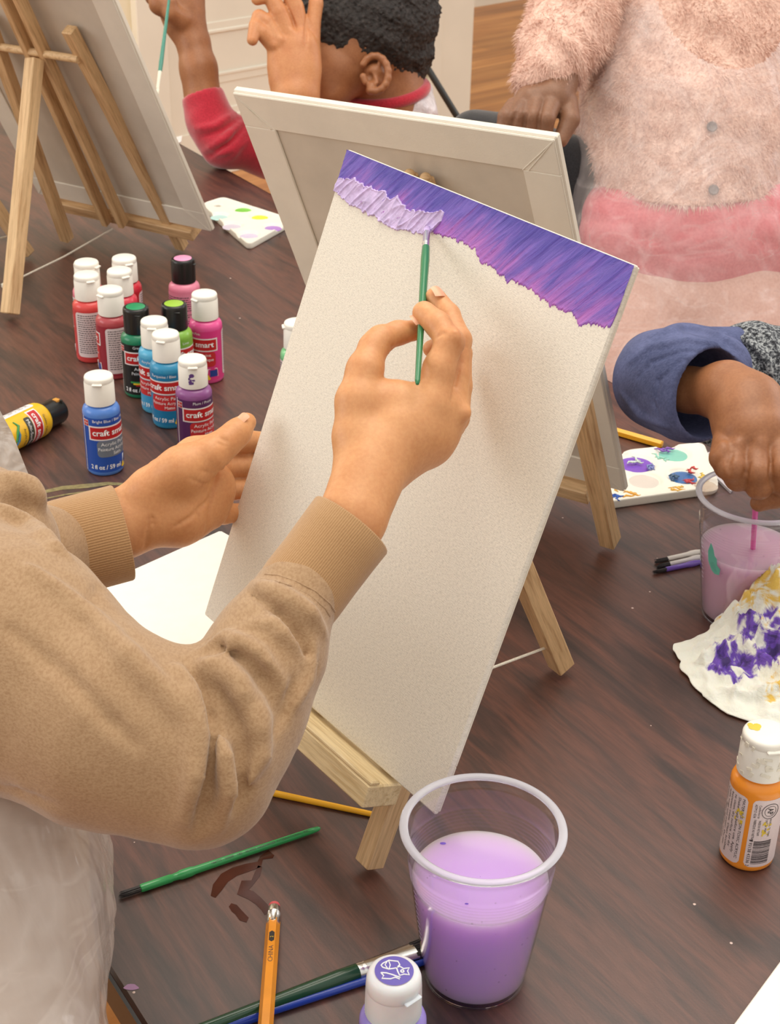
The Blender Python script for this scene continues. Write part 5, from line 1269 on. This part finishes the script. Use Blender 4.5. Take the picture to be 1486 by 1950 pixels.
def jk_fn(P): return np.maximum(jk0(P)-.35*vnoise(P, .35, 3)-.2*vnoise(P, .9, 5), hemz+.4*vnoise(P, .3, 1)-P[:, 2])
lo_, hi_ = JK.bounds(); jk = sdf_obj('pink_jacket', jk_fn, lo_, np.minimum(hi_, [60, 400, 60]), .4, M_FUZ, pp_, 1); jk['wl'] = list(pp_['wl'])
def fur(src, n, length, width, mt, name, parent, keep=None, down=.5, seed=1):
    me = src.data; nv = len(me.vertices); V = np.empty(nv*3, np.float32); me.vertices.foreach_get('co', V); V = V.reshape(-1, 3)/U+origin(parent)
    Q = np.array([p.vertices[:] for p in me.polygons]); N = np.cross(V[Q[:, 2]]-V[Q[:, 0]], V[Q[:, 3]]-V[Q[:, 1]]); A = np.linalg.norm(N, axis=1); N /= np.maximum(A, 1e-9)[:, None]
    ctr_ = V[Q].mean(1); vis = (N*(CAM-ctr_)).sum(1)/np.linalg.norm(CAM-ctr_, axis=1) > -.45
    if keep is not None: vis &= keep(ctr_)
    g = np.random.default_rng(seed); pr_ = A*vis; idx_ = g.choice(len(Q), n, p=pr_/pr_.sum()); u_, w_ = g.random((n, 1)), g.random((n, 1))
    P = (V[Q[idx_, 0]]*(1-u_)+V[Q[idx_, 1]]*u_)*(1-w_)+(V[Q[idx_, 3]]*(1-u_)+V[Q[idx_, 2]]*u_)*w_; Nn = N[idx_]
    fl_ = np.stack([vnoise(P, .8, 11), vnoise(P, .9, 12), vnoise(P, .7, 13)], 1)
    D_ = Nn*.55+np.array([0, 0, -down])+.55*fl_+.25*g.standard_normal((n, 3)); D_ -= Nn*np.minimum(0, (D_*Nn).sum(1)-.15)[:, None]; D_ /= np.linalg.norm(D_, axis=1)[:, None]
    L = length*g.uniform(.6, 1.2, (n, 1)); S_ = np.cross(D_, CF+.4*g.standard_normal((n, 3))); S_ /= np.maximum(np.linalg.norm(S_, axis=1), 1e-6)[:, None]
    bend = np.array([0, 0, -1.])*L*.25; a = P-Nn*.1; m1_ = a+D_*L*.55+bend*.3; tip_ = a+D_*L+bend
    W_ = width; vs = np.stack([a-S_*W_, a+S_*W_, m1_-S_*W_*.75, m1_+S_*W_*.75, tip_], 1).reshape(-1, 3)
    B = MB(); B.v = [tuple(v) for v in vs]; B.mats = [mt]; B.f = []
    for i in range(n): k = i*5; B.f += [(k, k+1, k+3, k+2), (k+2, k+3, k+4)]
    B.mi = [0]*len(B.f); o = B.build(name, parent, ang=180); return o
fu = fur(jk, 42000, 1.15, .045, M_FUZ, 'fluffy_pile', jk, keep=lambda c: c[:, 2] < 62); fu['kind'] = 'stuff'
for bx_, by_ in ((1355, 243), (1358, 363)):
    p = hit(jk_fn, bx_, by_, 175, 205); M = frame(p-CF*.45, (1, 0, 0), -CF); B = MB(); B.lathe([(.62, -.1), (.66, .05), (.55, .16), (.4, .1), (.05, .08)], mat('grey_button', (110, 104, 104), .4), M, 24); B.build('button', jk)
PH = Body()
PH.path([(1070, 150, 187, 34), (1056, 188, 185.5, 36)], .8).path([(1048, 186, 185.5, 34), (1010, 192, 185.2, 30)], .8)
for q in (((980, 204, 185.4, 19), (964, 222, 184, 16), (958, 248, 184.4, 14)), ((1002, 190, 185.2, 20), (986, 220, 183.4, 17), (984, 252, 184.2, 15)), ((1026, 184, 185, 21), (1014, 222, 183, 18), (1012, 258, 184, 15)), ((1050, 196, 184.4, 21), (1040, 226, 182.8, 18), (1036, 268, 184, 15)), ((1078, 196, 185.6, 24), (1086, 228, 184.4, 19), (1068, 266, 184, 15))):
    PH.path(q, .18)
PH.groove([(990, 200), (975, 235), (970, 255)], 175, 192, .25, .2).groove([(1012, 190), (1000, 225), (998, 260)], 175, 192, .25, .2).groove([(1036, 190), (1027, 225), (1024, 262)], 175, 192, .25, .2)
PH.build('hand', .2, S_DK, pp_)
# lower clothes
SK = Body(); SK.path([(1310, 400, 198, 150), (1310, 420, 197, 140)], 3, CF, 1.1); SK.path([(1215, 440, 198.5, 122), (1320, 458, 198.5, 130), (1420, 440, 198.5, 122)], 3, CF, 1.)
M_SKT = cloth('rose_pink_jersey', (220, 112, 122), (200, 88, 100), 300, sheen=.1)
skb = SK.base
def sk_fn(P): return skb(P)-.35*np.abs(vnoise(P*[1, 1, 1.6], .35, 9))
lo_, hi_ = SK.bounds(3); sdf_obj('pink_skirt', sk_fn, lo_, hi_, .45, M_SKT, pp_, 2)
LG = Body(); LG.path([(1215, 500, 200, 104), (1205, 800, 197, 96), (1200, 1500, 198, 70)], 2); LG.path([(1400, 500, 200, 108), (1405, 800, 197, 96), (1410, 1500, 198, 70)], 2); LG.path([(1310, 470, 200, 140), (1310, 560, 200, 130)], 3)
LG.build('leggings', .6, cloth('beige_leggings', (214, 172, 156), (198, 152, 138), 300), pp_)
PA = Body(); PA.path([(1325, 60, 198.5, 198), (1310, 230, 196.5, 196), (1310, 310, 196, 188)], 3, CF, 1.3); PA.path([(1310, 300, 195.5, 182), (1302, 450, 194.5, 204), (1292, 650, 193.5, 205), (1290, 820, 193, 210)], 3, CF, 1.3)
pab = PA.base
def pa_fn(P): return pab(P)-.22-.25*vnoise(P, .22, 14)-.32*np.abs(vnoise(P*[1, 1, 1.4], .38, 15))-.12*np.abs(vnoise(P*[1, 1, 2], .9, 16))
nc = C(1395, -60, 190); 
def pkeep(V):
    a = (V-nc); x = a[:, 0]; z = a[:, 2]; r_ = np.sqrt(x*x+z*z)
    return (r_ > 9.9) & (V[:, 1] < C(1310, 300, 200)[1]+4) & (z < 9) & (V[:, 2] > -16)
lo_, hi_ = PA.bounds(); shell('plastic_apron', pa_fn, lo_, hi_, .4, M_APR2, pp_, pkeep)['label'] = 'clear crinkled plastic apron'
# dark padded chair the hand rests on
ch = thing('chair', C(1010, 420, 205)*[1, 1, 0]+[0, 0, FZ], 'black padded chair behind the middle canvas, a brown hand resting over it', 'chair')
CB = Body(); CB.path([(905, 266, 206, 56), (985, 276, 202, 56), (1070, 322, 198, 64)], 1.5, None, 1.); CB.path([(905, 300, 206, 52), (905, 480, 208, 55)], 1.5); CB.path([(1072, 326, 198, 64), (1066, 480, 200, 66)], 1.5); CB.path([(980, 330, 200, 70), (980, 480, 202, 70)], 2)
CB.build('backrest', .45, cloth('black_upholstery', (44, 44, 48), (30, 30, 33), 500, sheen=.4), ch)
cs_ = C(990, 480, 203); B = MB(); B.box((cs_[0], cs_[1]+12, -33), (21, 20, 3), mat('black_seat_fabric', (36, 36, 38), .8), None, 1.); B.build('seat', ch)
M_TUB = mat('black_tube', (38, 36, 32), .3)
for dx, dy in ((-18, -6), (18, -6), (-18, 30), (18, 30)):
    B = MB(); B.tube([(cs_[0]+dx, cs_[1]+dy, FZ+.2), (cs_[0]+dx*.95, cs_[1]+dy*.95+.6, -35)], 1.1, M_TUB, 12); B.build('leg', ch)
B = MB(); B.tube([(cs_[0]-18, cs_[1]+2, -34), C(905, 420, 208), C(905, 330, 208)], 1.1, M_TUB, 12); B.tube([(cs_[0]+18, cs_[1]+2, -34), C(1050, 440, 198), C(1050, 360, 196)], 1.1, M_TUB, 12); B.build('back_frame', ch)
# thin dark pole behind the child (frame of a folded stand)
ps = thing('folding_stand', fl(905, 240)*[1, 1, 0]+[0, 0, FZ], 'thin black pole leaning behind the child in red by the white door', 'stand')
B = MB(); B.tube([C(770, 50, 330), C(806, 116, 330), C(866, 214, 332), C(900, 268, 334)], .75, M_TUB, 12); p_ = C(900, 268, 334); B.tube([p_, np.array([p_[0]+8, p_[1], FZ])], .75, M_TUB, 12); B.build('pole', ps)

# ======== the child in red
pc_ = thing('person', C(740, 500, 255)*[1, 1, 0]+[0, 0, FZ], 'child with short dark hair in a red top, both hands raised, behind the middle canvas', 'person')
HD = Body()
HD.path([(716, 24, 246, 100), (690, 44, 246, 100)], 4); HD.path([(680, 90, 245, 84), (648, 130, 244, 62)], 3); HD.path([(612, 60, 244, 60), (606, 100, 244, 48)], 2.5)
HD.path([(735, 120, 248, 66), (745, 190, 250, 62), (748, 260, 251, 66)], 2)
HD.path([(600, 118, 241.5, 14), (590, 128, 242, 12)], 1.5)     # nose
HD.path([(612, 150, 242, 26), (630, 175, 243, 34)], 1.5)
HD.groove([(592, 152), (604, 156)], 225, 255, .25, .2)
HD.path([(390, 210, 246, 37), (378, 130, 245, 34), (368, 80, 245, 30), (352, 42, 245, 36)], 1.2)
HD.path([(352, 42, 245, 38), (345, 10, 245, 42), (350, -20, 245, 40)], 1.2)
for q in (((330, 20, 243, 24), (304, 8, 241.5, 20), (300, -12, 241, 17)), ((325, 5, 244, 22), (295, -8, 243, 19), (302, -24, 242, 15)), ((340, -20, 245, 22), (305, -34, 244, 18), (312, -46, 243, 15)), ((350, -40, 246, 20), (325, -62, 245, 15), (322, -75, 244, 12)), ((345, 38, 242.5, 22), (326, 24, 240.8, 16), (325, 4, 240.2, 13))): HD.path(q, .4)
HD.build('head_and_arm', .33, S_BR, pc_)
H2 = Body()                                                  # raised hand before the face
H2.path([(560, 300, 238, 44), (564, 210, 237, 38), (562, 180, 236, 42)], 1.2); H2.path([(562, 180, 236, 42), (562, 130, 235.5, 46), (566, 90, 235, 40)], 1.4, CF, 1.5); H2.path([(540, 150, 235.6, 26), (528, 95, 235, 20)], 1.0); H2.path([(585, 180, 236, 20), (590, 100, 236, 20)], 1.0)
for q in (((524, 88, 234.4, 17), (500, 62, 233.2, 15), (487, 50, 232.8, 13), (481, 76, 232.2, 11)), ((532, 84, 234.4, 18), (508, 42, 233.8, 16), (494, 32, 233.6, 14), (486, 48, 233, 12)), ((550, 66, 234.8, 19), (530, 22, 234, 17), (514, -10, 233.6, 15), (490, -2, 233, 12)), ((572, 60, 235.2, 19), (562, 14, 234.8, 17), (548, -24, 234, 15), (520, -36, 233.6, 13)), ((592, 95, 236, 18), (596, 45, 235.8, 15), (602, 8, 235.6, 14), (602, -14, 235.6, 13))): H2.path(q, .16)
for kx, ky in ((520, 84), (536, 72), (556, 58), (576, 56)): H2.ridge([(kx, ky), (kx+3, ky+5)], 225, 245, .25, .7, -.1)
H2.groove([(552, 20), (560, 45), (566, 62)], 225, 245, .28, .2).groove([(584, 20), (582, 60), (582, 95)], 225, 245, .25, .2)
H2.build('raised_hand', .22, S_MID, pc_)
# ear
E = Body(); EC = (714, 140)
pts = [(EC[0]+26*math.cos(a)*1.0, EC[1]-34*math.sin(a), 238.6, 6.5) for a in np.linspace(-1.9, 2.6, 12)]
E.path(pts, .25); E.path([(708, 165, 239.2, 10), (706, 172, 239.6, 9)], .4); E.path([(714, 140, 240.6, 22), (712, 150, 240.6, 18)], .4)
E.path([(724, 118, 239, 4), (714, 140, 239.4, 5), (718, 158, 239, 4)], .25); E.path([(692, 146, 239, 7), (696, 156, 239, 6)], .3); E.path([(716, 140, 243, 26), (716, 140, 244, 26)], .5)
E.groove([(704, 140), (706, 152)], 230, 246, .45, .3)
E.build('ear', .14, S_BR, pc_)
# hair: a dense cap of small coils
def hairmat():
    m = bpy.data.materials.new('black_coils'); m.use_nodes = True; t = NT(m); n_ = t.noise(t.co(), 180, 4, .7); t.base(t.ramp(n_, [(.35, (22, 19, 18)), (.6, (52, 46, 44)), (.75, (84, 76, 72))])); t.b.inputs['Roughness'].default_value = .65; t.bump(n_, 1., .004); return m
M_HAIR = hairmat(); HC_ = Body(); HC_.path([(716, 24, 246, 109), (694, 40, 245.6, 108), (648, 42, 244.6, 78)], 4); HC_.path([(745, 60, 247.5, 92), (760, 105, 248.5, 62)], 3)
hp0, hp1, hp2 = C(590, 108, 236), C(690, 112, 238), C(640, 108, 256)
hn = nz(np.cross(hp1-hp0, hp2-hp0)); hn = hn if hn[2] > 0 else -hn; earp = C(700, 150, 240); hcb = HC_.base
def hair_fn(P):
    d = hcb(P); c = np.sin(P[:, 0]*4.1+1.5*np.sin(P[:, 1]*2.3))*np.sin(P[:, 1]*3.7+1.3*np.sin(P[:, 2]*2.9))*np.sin(P[:, 2]*4.3+np.sin(P[:, 0]*2.1))
    d = d-.32*c-.3*vnoise(P, .9, 2)-.1
    cut = -((P-hp1)@hn)-.8*vnoise(P, .6, 5)
    right = (P[:, 0]-C(742, 130, 244)[0]); cut = np.where(right > -1.5, cut-np.clip((right+1.5)*2.2, 0, 5.2), cut)
    d = -smin(-d, -cut, .8)
    return -smin(-d, np.sqrt(((P-earp)**2).sum(1))-3.1, .5)
lo_, hi_ = HC_.bounds(1.2); sdf_obj('hair', hair_fn, lo_, np.minimum(hi_, [60, 400, 75]), .26, M_HAIR, pc_, 0)
B = MB(); cc_ = C(740, 176, 249.5); B.tube([cc_+np.array([6.0*math.cos(a), 5.6*math.sin(a), 1.0*math.cos(a)+.5*math.sin(a)]) for a in np.linspace(0, 2*math.pi, 40)], 1.0, cloth('red_collar', (196, 42, 62), (160, 26, 46), 500, sheen=.7), 12, cap=False); B.build('collar', pc_)
# red top
M_REDC = cloth('red_velour', (196, 42, 62), (160, 26, 46), 500, sheen=.7)
RD = Body(); RD.path([(388, 190, 246, 42), (402, 235, 246.5, 42), (428, 272, 247, 42)], 1.5); RD.path([(428, 270, 247, 42), (520, 280, 251, 56), (640, 300, 255, 72), (740, 330, 257, 90)], 2.5)
RD.path([(745, 262, 254, 88), (748, 420, 256, 110), (748, 700, 258, 115)], 3); RD.path([(700, 300, 252, 60), (600, 330, 244, 50), (560, 300, 240, 50)], 2)
RD.ridge([(372, 245), (410, 240), (448, 215)], 235, 262, .6, .5).ridge([(385, 290), (430, 262), (462, 232)], 235, 262, .6, .5).ridge([(400, 302), (440, 285), (470, 250)], 235, 262, .5, .4).groove([(380, 262), (420, 250), (455, 225)], 235, 262, .4, .4).groove([(395, 300), (440, 270), (470, 238)], 235, 262, .4, .4).ridge([(440, 305), (455, 280), (480, 262)], 235, 262, .5, .4)
rb_ = RD.fn; cA = C(384, 178, 246); cB = nz(C(402, 235, 246.5)-cA)
def rd_fn(P):
    d = rb_(P)-.12*vnoise(P, .7, 3); n0 = cone(P, C(372, 100, 245), C(388, 196, 246), 2.85, 2.8)
    d = -smin(-d, -(-((P-cA)@cB)), .2); d = -smin(-d, n0-.0, .1)
    nk = cone(P, C(742, 150, 248), C(746, 225, 250.4), 6.2, 5.6); return -smin(-d, nk, .3)
lo_, hi_ = RD.bounds(); sdf_obj('red_top', rd_fn, np.maximum(lo_, [-60, 150, -20]), hi_, .36, M_REDC, pc_, 1)
WA = Body(); WA.path([(735, 268, 253, 92), (752, 420, 254, 120), (752, 640, 256, 124)], 3); WA.path([(800, 175, 252, 20), (790, 215, 250, 40)], 2); wab = WA.base
shell('plastic_apron', lambda P: wab(P)-.3-.4*np.abs(vnoise(P, .5, 3)), WA.bounds()[0], WA.bounds()[1], .4, plastic('white_film', (238, 232, 238), .62), pc_, lambda V: (V[:, 0] > C(748, 200, 250)[0]) | (V[:, 2] < 40))
LGc = Body(); LGc.path([(748, 650, 258, 110), (700, 760, 262, 80), (600, 800, 270, 70)], 3); LGc.path([(790, 650, 258, 100), (760, 800, 266, 70)], 3); LGc.build('trousers', 1., cloth('dark_trousers', (50, 50, 60), (36, 36, 44), 300), pc_)
# white scrap at the far edge of the table
B = MB(); q_ = [T(333, 262, .2), T(347, 258, .9), T(345, 270, .5), T(331, 276, .2)]; B.add([tuple(p) for p in q_]+[tuple(p-np.array([0, 0, .15])) for p in q_], [(0, 1, 2, 3), (7, 6, 5, 4), (0, 4, 5, 1), (1, 5, 6, 2), (2, 6, 7, 3), (3, 7, 4, 0)], M_LW)
setp(B.build('paper_scrap', smooth=False), 'small white paper scrap at the far table edge beside the upper left canvas', 'paper scrap')

for o in bpy.data.objects:
    if 'wl' in o.keys(): del o['wl']
